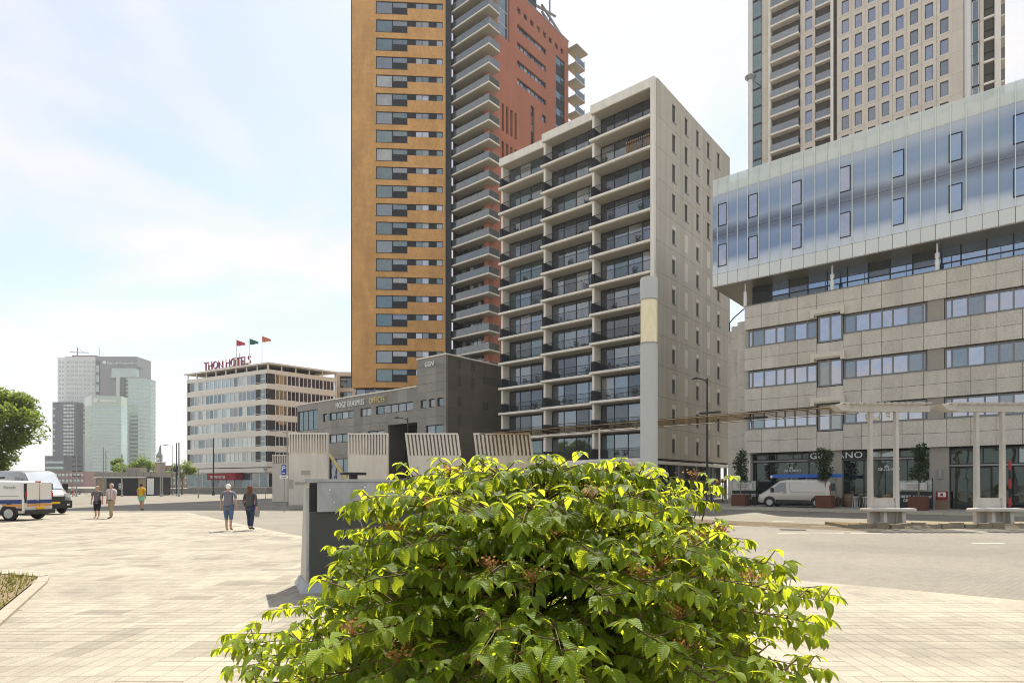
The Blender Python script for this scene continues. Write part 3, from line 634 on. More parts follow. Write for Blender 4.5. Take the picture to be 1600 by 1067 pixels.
# yellow A-shaped strut and canopy below the office
m_strut = mat('yellow_steel', (0.62, 0.5, 0.2), 0.5, 0.05)
b = MB(); b.tube([(-1.9, 0, 0), (0, 0, 5.0), (3.3, 0, 0)], .3, 8)
tag(b.build('entrance_strut', m_strut, None, (at(516, 69)[0], 69, 0), 0), 'pale yellow A-shaped steel strut in front of the dark office', 'strut')

# ================================================================ hotel with THON HOTELS lettering
m_hot = mat('cream_spandrel', (0.75, 0.7, 0.61), 0.75, 0.05, .8, rand=.02); m_hdark = mat('hotel_dark_panel', (0.035, 0.035, 0.035), 0.5, 0.06)
m_burg = mat('burgundy_lettering', (0.16, 0.02, 0.04), 0.5, 0.03)
ho = thing('hotel', 'cream six storey hotel with THON HOTELS roof lettering and ribbon windows', 'building', (-49.355, 123, 0), 0)
fl1 = Face(ho, 0, 0, -29.3); fr1 = Face(ho, 0, 0, 44.5)
m_refl = glass('hotel_glass', (0.2, 0.21, 0.19), 0.3, (.95, 1, .95), rand=.6)
ZB = [22.15 - 3.155 * i for i in range(6)]
def hot_body(m, z0, z1, inset):
    """the hotel's plan, pulled back by inset, as one solid between two heights"""
    c1, s1, c2, s2 = math.cos(R(-29.3)), math.sin(R(-29.3)), math.cos(R(44.5)), math.sin(R(44.5))
    L_ = (-26.6 * c1, -26.6 * s1); R_ = (15.2 * c2, 15.2 * s2)
    bx = (R_[0] - 26.6 * c1, R_[1] - 26.6 * s1)
    pts = [L_, (0, 0), R_, bx]; cx = sum(p[0] for p in pts) / 4; cy = sum(p[1] for p in pts) / 4
    k = 1 - inset / 9
    pts = [(cx + (p[0] - cx) * k, cy + (p[1] - cy) * k) for p in pts]
    b = MB(); b.rings([[(p[0], p[1], z) for p in pts] for z in (z0, z1)], 0, False); return b.mesh('core_wall', m)
link('core_wall', hot_body(m_hdark, 0, 25, .5), ho)
link('roof_slab', hot_body(m_hot, 26.05, 26.35, -.4), ho); link('roof_deck', hot_body(m_hot, 24.9, 25.0, 0.02), ho)
link('roof_pavilion', hot_body(m_hdark, 25.0, 26.05, 2.6), ho)
for F_, x0, x1 in ((fl1, -26.6, 0), (fr1, 0, 15.0)):
    xs = [-25.3 + 2.7 * i for i in range(9)] if F_ is fl1 else [1.57, 4.1, 6.7, 9.4, 12.08, 14.6]
    F_.box('spandrel', x0, x1, -.1, .5, 24.2, 25.0, m_hot)
    for i, z in enumerate(ZB):
        F_.box('spandrel', x0, x1, -.1, .5, z - 1.08, z, m_hot)
        for j in range(len(xs) - 1):
            if F_ is fl1: F_.window(xs[j], xs[j + 1], z, z + 2.07, .0, [m_refl, g_curtain, m_refl, g_mid, g_slate], m_whitemetal, nx=2, fw=.14)
            else: F_.window(xs[j], xs[j + 1], z, z + 2.07, .0, [g_dark, g_mid, g_dark], m_whitemetal, nx=3, fw=.12)
        if F_ is fl1:
            F_.box('dark_panel', -26.55, -25.3, .02, .4, z, z + 2.07, m_hdark); F_.box('dark_panel', -3.65, -2.2, .05, .45, z, z + 2.07, m_hdark)
            F_.window(-2.2, -.75, z, z + 2.07, .1, [g_mid, g_slate], m_whitemetal, nx=2, nz=2, fw=.14, name='corner_window'); F_.box('railing', -3.6, -1.2, -.08, -.02, z + .25, z + .33, m_whitemetal)
        else: F_.box('dark_panel', .02, 1.57, .03, .4, z, z + 2.07, m_hdark)
    F_.box('fascia', x0, x1, -.25, .5, 4.2, 5.1, m_hot); F_.box('plinth', x0, x1, .1, .5, 0, 1.2, m_gbrick)
    n = 10 if F_ is fl1 else 6
    F_.window(x0, x1, 1.2, 4.1, .2, [g_slate, g_dark, g_curtain], m_whitemetal, nx=n, fw=.12, name='shop_window')
    for j in range(9 if F_ is fl1 else 6):
        q = x0 + (x1 - x0) * j / (8 if F_ is fl1 else 5); F_.box('roof_post', q - .12 if j else q, q + .12, .1, .3, 25, 26.04, m_white)
F_.box('end_wall', 15.0, 15.2, -.15, .5, 0, 26.2, m_hot)
fl1.box('entrance_awning', -16.8, -7.6, -1.8, .1, 2.7, 4.1, mat('awning_red', (0.3, 0.025, 0.03), .7)); fl1.add('awning_lettering', textmesh('THON HOTEL', .8, .03, m_ltr), -15.8, -1.85, 3.05)
# lettering frame on the roof
sg = thing('roof_sign', 'burgundy THON HOTELS roof lettering on the cream hotel', 'sign', (-49.355 + (-24.2) * math.cos(R(-29.3)) + 2.5 * .489, 123 + (-24.2) * math.sin(R(-29.3)) + 2.5 * .872, 26.35), R(-29.3))
link('lettering', textmesh('THON HOTELS', 2.5, .25, m_burg, sx=.92, spacing=1.02), sg, (0, 0, 1.0))
b = MB(); b.box(0, 15, .2, .3, .95, 1.05); [b.box(i * 1.8, i * 1.8 + .1, .15, .4, 0, 1.0) for i in range(9)]; b.build('support_frame', m_grey, sg)
b = MB(); b.box(-1.6, 1.6, -1, 1, 0, 2.2); b.box(-1.2, -.2, -.8, .8, 2.2, 4.3); b.box(.3, 1.1, -.6, .6, 2.2, 3.7); b.tube([(0, 0, 2.2), (0, 0, 5.5)], .08, 5)
tag(b.build('roof_plant', m_grey, None, (at(374, 140)[0], 140, 26.36), .3), 'grey roof plant box behind the hotel lettering', 'roof plant')
m_f1 = mat('flag_red', (0.5, 0.05, 0.06), .7, .2, 2); m_f2 = mat('flag_green', (0.02, 0.12, 0.09), .7, .2, 2); m_f3 = mat('flag_orange', (0.55, 0.16, 0.1), .7, .3, 2); m_pole = mat('pole_white', (.6, .6, .6), .4)
for px, yt, mm, lb in ((369.5, 530, m_f1, 'red flag on the leftmost pole of the hotel roof'), (390, 528, m_f2, 'dark green flag on the middle pole of the hotel roof'), (409.5, 524, m_f3, 'salmon red flag on the rightmost pole of the hotel roof')):
    d = 129; zt = 1.7 + (757 - yt) * d / 952
    r_ = thing('flag', lb, 'flag', at(px, d, 26.36), 0, 'flags on the hotel roof')
    b = MB(); b.tube([(0, 0, 0), (0, 0, zt - 26.36)], [.09, .05], 6); b.build('flagpole', m_pole, r_)
    b = MB(); rows = []
    for i in range(9):
        u = i / 8; rows.append([Vector((u * 1.9, .25 * math.sin(u * 6), zt - 26.46 - u * .75 - v * (1.3 - .85 * u))) for v in (0, .33, .66, 1)])
    for i in range(8):
        for j in range(3): b.face([rows[i][j + 1], rows[i + 1][j + 1], rows[i + 1][j], rows[i][j]], 0, True)
    b.build('cloth', mm, r_)

# pale block right behind the hotel
m_pale = mat('pale_render', (0.6, 0.55, 0.47), .8, .05, 1)
nb = thing('pale_flats', 'narrow pale block of flats between the cream hotel and the yellow tower', 'building', at(527, 138), R(3)); f = Face(nb)
f.box('core_wall', 0, 8, .6, 12, 0, 26.3, m_gap); f.box('roof', -.3, 8.2, -.1, 12, 26.3, 27.2, m_pale); f.box('pier', -.3, .6, 0, .6, 0, 26.3, m_pale); f.box('pier', 3.3, 4, .01, .61, 0, 26.3, m_pale)
for k in range(7):
    f.box('balcony', .6, 8, -.05, .7, 3.2 + 3.25 * k, 4.1 + 3.25 * k, m_pale); f.window(.7, 3.2, 4.1 + 3.25 * k, 6.4 + 3.25 * k, .4, [g_dark, g_mid], m_dark, nx=2)
# ================================================================ far skyline
def far(name, label, px0, px1, ytop, d, depth, m, rot=0, ybot=None):
    x0, x1 = at(px0, d)[0], at(px1, d)[0]; zt = 1.7 + (757 - ytop) * d / 952
    o = thing(name, label, 'building', (x0, d, 0), R(rot)); ff = Face(o); w = (x1 - x0) / max(.3, math.cos(R(rot)))
    ff.box('core_wall', 0, w, 0, depth, 0, zt, m); ff.w, ff.h = w, zt
    return o, ff
m_fw = mat('far_white', (0.62, 0.63, 0.6), .7, .04, .1); m_fd = mat('far_dark_brick', (0.075, 0.08, 0.09), .8, .06, .1); m_fg = mat('far_grey', (0.21, 0.215, 0.21), .7, .05, .1)
m_fgr = mat('far_green_spandrel', (0.42, 0.50, 0.42), .5, .04, .1, rand=.05); g_far = glass('far_glass', (.12, .17, .16), .25, (.85, 1, .95)); m_fred = mat('far_red_brick', (0.19, 0.075, 0.055), .85, .1, .2)
m_fpale = mat('far_pale_frame', (.7, .72, .7), .7)
# white tower, dark plinth tower
o, f = far('white_tower', 'white gridded far tower with a small crane on top', 101, 150, 557, 640, 30, m_fw)
for k in range(17):
    for j in range(7): f.box('window', 2.2 + j * 4.4, 4.9 + j * 4.4, -.25, -.003, f.h - 7 - k * 4.6, f.h - 5 - k * 4.6, g_far)
f2 = Face(o, -.0, 0, -90)
f.box('side_wing', -8.2, -.02, 1, 22, 0, f.h - 1, m_fpale)
for k in range(17):
    for j in range(2): f.box('window', -6.6 + j * 3.2, -5 + j * 3.2, .78, .998, f.h - 7 - k * 4.6, f.h - 5.2 - k * 4.6, g_far)
b = MB(); b.box(8, f.w, -.4, 6, 0, 1.2); b.tube([(12, 2, 0), (12, 2, 10)], .5, 5); b.tube([(4, 2, 5), (24, 2, 4.5)], .4, 5); b.tube([(12, 2, 9), (20, 2, 4.6)], .2, 4); f.add('roof_crane', b.mesh('roof_crane', m_fred), 0, 0, f.h)
o, f = far('dark_far_block', 'dark brick far tower with pale window columns below the white tower', 82, 119, 628, 630, 26, m_fd)
for k in range(20):
    for j in range(4): f.box('window', 11.5 + j * 3.1, 13.7 + j * 3.1 - (.8 if j == 3 else 0), -.2, -.003, f.h - 4.5 - k * 3.6, f.h - 2.6 - k * 3.6, m_fpale if (k + j) % 3 else g_far)
    if k % 2: f.box('window', 1.2, 2.4, -.2, -.003, f.h - 4.5 - k * 3.6, f.h - 2 - k * 3.6, m_fpale)
o, f = far('dark_low_wing', 'low dark office wing left of the far towers', 70, 100, 712, 600, 20, m_fd)
for k in range(4): f.box('window_band', .5, f.w - .5, -.2, -.003, 6 + k * 5.6, 8 + k * 5.6, g_far)
o, f = far('red_warehouse', 'low red brick far building on the quay', 60, 132, 736, 520, 20, m_fred)
for k in range(2):
    for j in range(12): f.box('window', 1.2 + j * 3.2, 3.2 + j * 3.2, -.2, -.003, 4 + k * 5, 6.2 + k * 5, g_far)
# grey slab tower with lettering
o, f = far('grey_slab_tower', 'grey slab tower with a small roof logo on the far waterfront', 149, 214, 557, 620, 24, m_fg)
f.box('stair_strip', 1.2, 4.6, -.5, -.003, 40, f.h - 4, m_fd)
for k in range(10): f.box('stair_window', 1.5, 4.2, -.8, -.503, f.h - 16 - k * 10, f.h - 9 - k * 10, g_far)
f.add('lettering', textmesh('Port of Rotterdam', 4.2, .3, m_fpale, sx=.95), 12, -.4, f.h - 8); b = MB(); b.lathe([(1.7, 0), (1.7, .3)], 10); q = f.add('logo', b.mesh('logo', m_fpale), 9.4, -.3, f.h - 6); q.rotation_euler = (R(90), 0, 0)
f.box('sky_lounge', 19, f.w + 2, -4, -.003, f.h - 22, f.h - 12, g_far); f.box('lounge_roof', 18, f.w + 6, -6, 4, f.h - 12, f.h - 10.8, m_fg); f.box('lounge_floor', 18, f.w + 6, -6, 4, f.h - 23.4, f.h - 22, m_fg)
b = MB(); b.tube([(0, 0, 0), (0, 0, 10)], .3, 5); f.add('mast', b.mesh('mast', m_fg), 2.5, 2, f.h)
# rounded green glass tower
gx, gd = at(207.5, 600)[0], 608
o = thing('round_glass_tower', 'pale green banded glass tower with a rounded right end on the far waterfront', 'building', (gx, gd, 0)); zt = 1.7 + (757 - 591) * 600 / 952
pl = [(-14, -8), (-2, -10.5), (6, -9.5), (11, -6.5), (14, -1), (14.3, 6), (11, 12), (-14, 12)]
b = MB(); b.rings([[(x * .985, y * .985, z) for x, y in pl] for z in (0, zt)], 0, False); link('core_wall', b.mesh('core_wall', g_far), o)
b = MB(); b.rings([[(x, y, z) for x, y in pl] for z in (0, 1.9)], 0, False); bm_ = b.mesh('spandrel', m_fgr)
for k in range(27): link('spandrel', bm_, o, (0, 0, zt - 2 - k * 3.85))
link('dark_slot', boxmesh(3.4, 3, zt + .5, m_fd), o, (-9.6, -12, 0)); link('side_wall', boxmesh(3.6, 3, zt + 1.5, m_fgr), o, (-14.5, -11, 0))
# green block in front
d_ = 560; xc = at(143, d_)[0]
o = thing('green_far_block', 'pale green banded glass block with a round logo in front of the far towers', 'building', (xc, d_, 0)); zt = 1.7 + (757 - 618) * d_ / 952
f1, f2 = Face(o, 0, 0, 8), Face(o, 0, 0, -38)
w1, w2 = at(186, d_)[0] - xc, (xc - at(117, d_)[0]) / .86
for F_, a, c_ in ((f1, 0, w1), (f2, -w2, 0)):
    F_.box('core_wall', a, c_, .3, 12, 0, zt - 9, g_far if F_ is f1 else m_fgr); F_.box('attic', a, c_, 0, 12, zt - 9, zt, m_fpale if F_ is f2 else m_fgr)
    for k in range(21): F_.box('spandrel', a, c_, 0, .5, zt - 11 - k * 3.15, zt - 9.4 - k * 3.15 + (.5 if F_ is f2 else 0), m_fgr)
    F_.box('base_glazing', a, c_, -.1, .6, 0, 9, g_blue)
b = MB(); b.lathe([(2.2, 0), (2.2, .3)], 14); q = f1.add('logo', b.mesh('logo', m_fw), 3.6, -.2, zt - 4.2); q.rotation_euler = (R(90), 0, R(8)); f1.box('logo_band', 7, 21, -.3, -.1, zt - 5.6, zt - 3.6, m_fw)
# brick buildings with clock tower
m_fbr = mat('far_brown_brick', (0.3, 0.2, 0.14), .85, .1, .3); m_cop = mat('copper_green', (.2, .27, .22), .6)
o, f = far('brown_brick_hotel', 'brown brick building with small windows beyond the tram stop', 246, 300, 727, 330, 12, m_fbr)
for k in range(3):
    for j in range(9): f.box('window', .8 + j * 2, 1.8 + j * 2, -.15, -.003, 1.6 + k * 3.2, 3.4 + k * 3.2, g_far)
o = thing('clock_tower', 'small brick clock tower with a copper dome beside the brown brick building', 'tower', at(245.5, 325)); f = Face(o)
f.box('shaft', -2.1, 2.1, 0, 4.2, 0, 13.5, m_fbr); f.box('cornice', -2.5, 2.5, -.4, 4.6, 13.5, 14, m_fpale)
b = MB(); b.lathe([(1.5, 0), (1.5, 2.6), (1.7, 2.7), (1.2, 4.2), (.4, 5.4), (.3, 6.5), (.05, 8.5)], 12); f.add('dome', b.mesh('dome', m_cop), 0, 2.1, 14)
b = MB(); b.lathe([(.9, 0), (.9, .1)], 14); q = f.add('clock_face', b.mesh('clock_face', m_fw), 0, .55, 15.4); q.rotation_euler = (R(90), 0, 0)

# ================================================================ ground
m_asph = mat('street_clinker', (0.225, 0.205, 0.168), .9, .08, .16, (1, 1, 1), speck=(38, .6), bump=.3, bscale=25, stain=(.22, .2, 1), brick=(.21, GR, .8))
m_sand = mat('plaza_paving', (0.36, 0.325, 0.258), .92, .07, .6, stain=(.55, .28, 1), speck=(14, .45), bump=.2, bscale=40)
m_pv = [mat('paver_light', (0.365, 0.33, 0.265), .9, .1, 2.0, stain=(.55, .28, 1), speck=(60, .35), bump=.25, bscale=60, rand=.04), mat('paver_mid', (0.325, 0.294, 0.236), .9, .1, 2, stain=(.55, .28, 1), speck=(60, .35), bump=.25, bscale=60, rand=.04), mat('paver_dark', (0.278, 0.25, 0.2), .9, .1, 2, stain=(.55, .28, 1), speck=(60, .35), bump=.25, bscale=60, rand=.05)]
m_joint = mat('paver_joint_sand', (0.39, 0.36, 0.3), .95, .08, 3)
b = MB(); b.face([(-1500, -80, -.01), (1500, -80, -.01), (1500, 1600, -.01), (-1500, 1600, -.01)]); tag(b.build('ground', m_asph), kind='structure')
PZ = [(-70, 37.4), (-19.9, 37.4), (-12.6, 27.5), (-6.8, 19.9), (-.4, 14.8), (6.1, 10.1), (7.6, 8.9), (13, 4.2), (13, -30), (-70, -30)]
plz = MB(); plz.face([(x, y, 0) for x, y in reversed(PZ)]); plaza = tag(plz.build('plaza', m_sand), kind='structure')
def inside(x, y):
    c = False
    for i in range(len(PZ)):
        (xa, ya), (xb, yb) = PZ[i], PZ[i - 1]
        if (ya > y) != (yb > y) and x < (xb - xa) * (y - ya) / (yb - ya) + xa: c = not c
    return c
pr = random.Random(5)
PM = {}
def paver(ori, mi):
    if (ori, mi) not in PM:
        dx, dy = (.147, .297) if ori else (.297, .147)
        b = MB(); t = .006; e = .003
        top = [(e, e, t), (dx - e, e, t), (dx - e, dy - e, t), (e, dy - e, t)]; bot = [(0, 0, .001), (dx, 0, .001), (dx, dy, .001), (0, dy, .001)]
        b.face(top)
        for i in range(4): b.face([bot[i], bot[(i + 1) % 4], top[(i + 1) % 4], top[i]])
        PM[(ori, mi)] = b.mesh('paver', m_pv[mi])
    return PM[(ori, mi)]
cells = []
for iy in range(7, 60):
    for ix in range(-46, 20):
        x0, y0 = ix * .6 + .07 * iy * .3, iy * .6
        if not (-.9 * y0 - .9 < x0 < .9 * y0 + .3) or (y0 > 12 and x0 > .3 - .3 * y0 + 3) : continue
        if not (inside(x0 - .1, y0 - .1) and inside(x0 + .7, y0 + .7)): continue
        if -7.2 < x0 < -3.55 and 5.6 < y0 < 9.2 and False: continue
        ori = pr.random() < .5; g1 = pr.random(); tone = [0 if pr.random() < .75 else 1 for _ in range(8)]
        if x0 > 1: pass
        elif g1 < .13: tone[:4] = [2] * 4
        elif g1 < .19: tone[2:6] = [2] * 4
        elif g1 < .23: tone = [2] * 8
        for q in range(8):
            a, c_ = divmod(q, 2)
            x, y = (x0 + a * .15, y0 + c_ * .3) if ori else (x0 + c_ * .3, y0 + a * .15)
            cells.append((y + abs(x) * .2, x + .003, y + .003, ori, tone[q]))
GRASS = [(-13, 6.6), (-5.95, 6.6), (-8.15, 10.35), (-8.6, 11.0), (-9.4, 11.3), (-13, 11.3)]
def ing(x, y, P):
    c = False
    for i in range(len(P)):
        (xa, ya), (xb, yb) = P[i], P[i - 1]
        if (ya > y) != (yb > y) and x < (xb - xa) * (y - ya) / (yb - ya) + xa: c = not c
    return c
GB = [(-14, 6.4), (-5.82, 6.5), (-8.06, 10.38), (-8.54, 11.07), (-9.38, 11.4), (-14, 11.4)]
cells = [c for c in cells if not ing(c[1] + .1, c[2] + .1, GB)]
cells.sort(); k = 0; rest = MB(); nobj = 0
def shows(x, y):      # in view and not under the bush
    u = x / y
    return -.84 < u < -.36 and y > 5.05 or .62 < u < .84 and y > 5.05
for c in cells:
    if nobj < 300 and shows(c[1], c[2]):
        link('paver', paver(c[3], c[4]), plaza, (c[1], c[2], 0)); nobj += 1
    else:
        dx, dy = (.147, .297) if c[3] else (.297, .147); t, e = .006, .003; x, y = c[1], c[2]
        top = [(x + e, y + e, t), (x + dx - e, y + e, t), (x + dx - e, y + dy - e, t), (x + e, y + dy - e, t)]; bot = [(x, y, .001), (x + dx, y, .001), (x + dx, y + dy, .001), (x, y + dy, .001)]
        rest.face(top, c[4])
        for i in range(4): rest.face([bot[i], bot[(i + 1) % 4], top[(i + 1) % 4], top[i]], c[4])
tag(rest.build('paver_field', m_pv, plaza), kind='stuff')
# planted corner with kerb, left
m_kerb = mat('concrete_kerb', (0.46, 0.42, 0.33), .85, .08, 3, bump=.2); m_soil = mat('dry_soil', (0.2, 0.15, 0.09), .95, .2, 6, bump=.5)
b = MB(); b.face([(x, y, .035) for x, y in GRASS]); tag(b.build('flower_bed', m_soil), kind='structure')
m_bk = mat('worn_bed_kerb', (0.32, 0.285, 0.22), .9, .12, 4, bump=.3)
kb = tag(MB().build('bed_kerb', m_kerb), 'pale concrete kerb round the grassy bed on the left', 'kerb')
for i in range(len(GRASS)):
    (xa, ya), (xb, yb) = GRASS[i], GRASS[(i + 1) % len(GRASS)]; n = max(1, round(math.hypot(xb - xa, yb - ya) / .95)); an = math.atan2(yb - ya, xb - xa); ln = math.hypot(xb - xa, yb - ya) / n
    for j in range(n): link('kerb_stone', boxmesh(ln - .012, .16, .045, m_bk), kb, (xa + (xb - xa) * j / n + .2 * math.sin(an), ya + (yb - ya) * j / n - .2 * math.cos(an), 0), an)
m_grass = leafmat('dry_grass', (0.13, 0.13, 0.03), (.24, .24, .04), .4); b = MB(); gr = random.Random(3)
for i in range(6000):
    x, y = gr.uniform(-11, -5.4), gr.uniform(6.2, 11.7)
    if not ing(x, y, GRASS):
        if gr.random() > .05 or not ing(x, y, GB): continue
    h = gr.uniform(.03, .12); a = gr.random() * 6.3; dx, dy = math.cos(a) * .012, math.sin(a) * .012; lx, ly = gr.uniform(-.05, .05), gr.uniform(-.05, .05); z = .035 if ing(x, y, GRASS) else .0
    b.face([(x - dx, y - dy, z), (x + dx, y + dy, z), (x + lx, y + ly, z + h)])
tag(b.build('grass', m_grass), 'dry yellow green grass on the kerbed bed', 'grass', kind='stuff')
# street: pavement in front of the shop
def grid(x, y): c, s_ = math.cos(R(GR)), math.sin(R(GR)); return (18.461 + x * c - y * s_, 47.5 + x * s_ + y * c)
m_flag = mat('pavement_flags', (0.33, 0.305, 0.255), .9, .08, .8, speck=(20, .4), bump=.2, rand=.05)
b = MB(); P = [grid(-45, -6.45), grid(26, -6.45), grid(26, 3), grid(-45, 3)]; b.rings([[(x, y, z) for x, y in P] for z in (-.005, .115)], 0, False); pav = tag(b.build('pavement', m_flag), kind='structure')
for i in range(62): link('kerb_stone', boxmesh(.985, .18, .125, m_kerb), pav, (*grid(-36 + i, -6.64), 0), R(GR))
for i in range(50):
    for j in range(6): link('paving_slab', boxmesh(.985, .985, .012, m_flag), pav, (*grid(-24 + i, -6.4 + j), .113), R(GR))
# markings, drain, tram island
m_mark = mat('road_paint', (0.62, 0.58, 0.48), .8, .2, 4); m_iron = mat('cast_iron', (0.07, 0.065, 0.06), .6, .1, 8)
def mark(px0, px1, py, w, m=m_mark, nm='road_marking'):
    a, c_ = Vector(gnd(px0, py)), Vector(gnd(px1, py + (px1 - px0) * .008)); d = (c_ - a); n_ = Vector((-d.y, d.x, 0)).normalized() * w
    b = MB(); b.face([(a.x, a.y, -.005), (c_.x, c_.y, -.005), (c_.x + n_.x, c_.y + n_.y, -.005), (a.x + n_.x, a.y + n_.y, -.005)]); tag(b.build(nm, m), kind='structure')
for px0, px1, py in ((1142, 1176, 813), (1207, 1241, 814), (1110, 1160, 822), (1190, 1232, 822), (1268, 1310, 822), (1216, 1268, 833), (1268, 1320, 832), (1330, 1390, 833), (1520, 1572, 848), (300, 345, 788), (360, 400, 789), (410, 445, 791)): mark(px0, px1, py, .14 if py > 800 else .3)
for px, py in ((1240, 828),):
    x, y, _ = gnd(px, py); dr = thing('drain_grate', 'rusty iron drain grate in the street near the tram island', 'drain', (x, y, -.008), R(-20))
    for i in range(9): link('bar', boxmesh(.9, .035, .012, m_iron), dr, (-.45, i * .06, .001))
m_isl = mat('island_stone', (0.25, 0.21, 0.15), .95, .25, 5, bump=.9, bscale=14); m_isoil = mat('island_soil', (0.23, 0.19, 0.12), .95, .2, 5, bump=.6, bscale=18)
b = MB(); ir = random.Random(9); n = 60
e0 = [(13.2 + i * .3, 23.9 + ir.uniform(-.12, .12) + .25 * math.sin(i * .5)) for i in range(n)]; e1 = [(13.5 + i * .3, 26.3) for i in range(n)]
for i in range(n - 1):
    za, zb = .09 + ir.uniform(0, .05), .1
    b.face([(*e0[i], -.01), (*e0[i + 1], -.01), (e0[i + 1][0], e0[i + 1][1] + .1, .11), (e0[i][0], e0[i][1] + .1, .11)]); b.face([(e0[i][0], e0[i][1] + .1, .11), (e0[i + 1][0], e0[i + 1][1] + .1, .11), (*e1[i + 1], .11), (*e1[i], .11)], 1)
b.face([(*e0[0], -.01), (e0[0][0], e0[0][1] + .1, .11), (*e1[0], .11), (*e1[0], -.01)][::-1]); tag(b.build('tram_island', [m_isl, m_isoil]), kind='structure')
for i in range(34):
    if i % 1 == 0:
        x = 13.25 + i * .5; link('edge_stone', boxmesh(.44, .22, .17 + .03 * (i * 7 % 3), m_isl), bpy.data.objects['tram_island'], (x, 23.78 + .12 * math.sin(i * 1.7), -.01), .1 * math.sin(i * 2.1))
# ================================================================ street furniture
m_conc = mat('pale_concrete', (0.64, 0.595, 0.515), .8, .08, 1.2, (1, 1, .5), bump=.15, stain=(1.3, .14, .2)); m_conc2 = mat('light_painted_concrete', (0.68, 0.65, 0.58), .7, .06, 1.5)
m_patch = mat('repair_patch', (0.36, 0.34, 0.29), .8, .1, 3)
# light column
x, y, _ = at(1014, 25.6)
lc = thing('light_column', 'thick grey cylindrical light column standing behind the bush', 'light column', (x, y, 0))
m_lcol = mat('column_grey_paint', (0.46, 0.475, 0.46), .55, .06, 2, (1, 1, .3))
m_lamp = mat('lamp_prism_glass', (0.6, 0.57, 0.44), .25, .05, 2, emis=(1, .86, .52, .16))
b = MB(); b.lathe([(.36, 0), (.36, 7.6)], 32); b.build('shaft', m_lcol, lc)
b = MB(); b.lathe([(.345, 7.6), (.345, 9.42)], 32); q = b.build('lamp_drum', m_lamp, lc)
b = MB()
for i in range(44): b.lathe([(.346, 7.64 + i * .04), (.353, 7.65 + i * .04), (.353, 7.66 + i * .04), (.346, 7.67 + i * .04)], 28, cap=False)
b.build('louvre', clear('prism_louvre', (1, .97, .85), .35, (.7, .66, .5)), q)
b = MB(); b.lathe([(.365, 9.42), (.365, 10.28), (.34, 10.36)], 32); b.build('cap', m_lcol, lc)
b = MB(); b.lathe([(.372, 7.57), (.372, 7.63)], 32); b.lathe([(.372, 9.4), (.372, 9.45)], 32); b.build('collar', m_grey, lc)
# slatted concrete screens
def screen(px, d, w, zt, zs, n, lean, label, thick=.35):
    x = at(px, d)[0]; o = thing('concrete_screen', label, 'screen wall', (x, d, 0), R(0), 'slatted concrete screens along the tram stop')
    def sh(z): return (zt - z) * lean
    def slab(x0, x1, z0, z1, y0, y1):
        b = MB(); b.prism([(x0 + sh(z0), z0), (x1 + sh(z0), z0), (x1 + sh(z1), z1), (x0 + sh(z1), z1)], y0, y1); return b
    slab(0, w, .25, zs, 0, thick).build('slab', m_conc, o); slab(.05, w - .05, 0, .25, .05, thick - .05).build('plinth', m_patch, o)
    for i in range(n):
        a = (w - .1) * i / (n - 1); slab(a, a + (.14 if lean else .1), zs, zt - .1, -.02, thick - .05).build('fin', m_conc, o)
    slab(0, w, zt - .1, zt, -.05, thick).build('top_rail', m_conc2, o)
    if lean: slab(.06, w - .06, zs + .001, zt - .1, thick - .12, thick - .06).build('back_panel', m_patch, o)
    return o
s1 = screen(451, 43, 2.75, 5.35, 3.85, 15, 0, 'pale slatted concrete screen wall behind the parking sign')
link('patch', boxmesh(.28, .02, .62, m_patch), s1, (.05, -.025, 1.45)); link('patch', boxmesh(.85, .02, .2, m_patch), s1, (.45, -.025, 1.7)); link('patch', boxmesh(.6, .02, .3, m_patch), s1, (.9, -.025, 2.4))
screen(543.5, 42, 2.75, 5.25, 3.75, 14, 0, 'slatted concrete screen wall left of the dark office entrance')
screen(632.5, 40, 3.45, 5.08, 3.62, 15, .125, 'leaning slatted concrete screen right of the dark office entrance')
screen(739.5, 40, 3.72, 5.08, 3.62, 15, .125, 'rightmost leaning slatted concrete screen behind the top of the bush')
screen(425.5, 52, 1.3, 4.25, 3.5, 7, 0, 'narrow concrete screen wall furthest left beside the hotel')
# glass canopy running back from the pergolas
m_can = clear('canopy_glass', (0.86, 0.78, 0.66), .12, (0.12, 0.09, 0.06), -1.0, .3)
ca = Vector((13.6, 25.2, 4.98)); cd = Vector((-15.4, 13.4, 0)).normalized(); cn = Vector((cd.y, -cd.x, 0))
cn = cn if cn.y > 0 else -cn
can = thing('glass_canopy', 'long thin brown glass canopy running from the pergolas past the light column', 'canopy', (ca.x, ca.y, 0))
ang = math.atan2(cd.y, cd.x)
for i in range(13): link('glass_panel', boxmesh(1.58, 3.2, .02, m_can), can, (cd.x * i * 1.6 + 0, cd.y * i * 1.6, 4.98), ang)
for o_ in list(can.children): o_.scale = (1, -1 if (Vector((-cd.y, cd.x, 0)).dot(cn) < 0) else 1, 1)
b = MB(); b.tube([(0, 0, 4.93), tuple(cd * 20.8 + Vector((0, 0, 4.93)))], .022, 6); e_ = cn * 3.2; b.tube([(e_.x, e_.y, 4.93), tuple(e_ + cd * 20.8 + Vector((0, 0, 4.93)))], .022, 6)
for i in range(14): p = cd * i * 1.6; b.tube([(p.x, p.y, 4.94), tuple(p + e_ + Vector((0, 0, 4.94)))], .018, 5)
b.build('edge_tube', mat('bronze_tube', (.12, .1, .075), .6), can)
for i in (8, 12): p = cd * i * 1.6 + cn * 1.6; b = MB(); b.tube([(p.x, p.y, 0), (p.x, p.y, 4.9)], .05, 8); b.build('post', m_conc2, can)
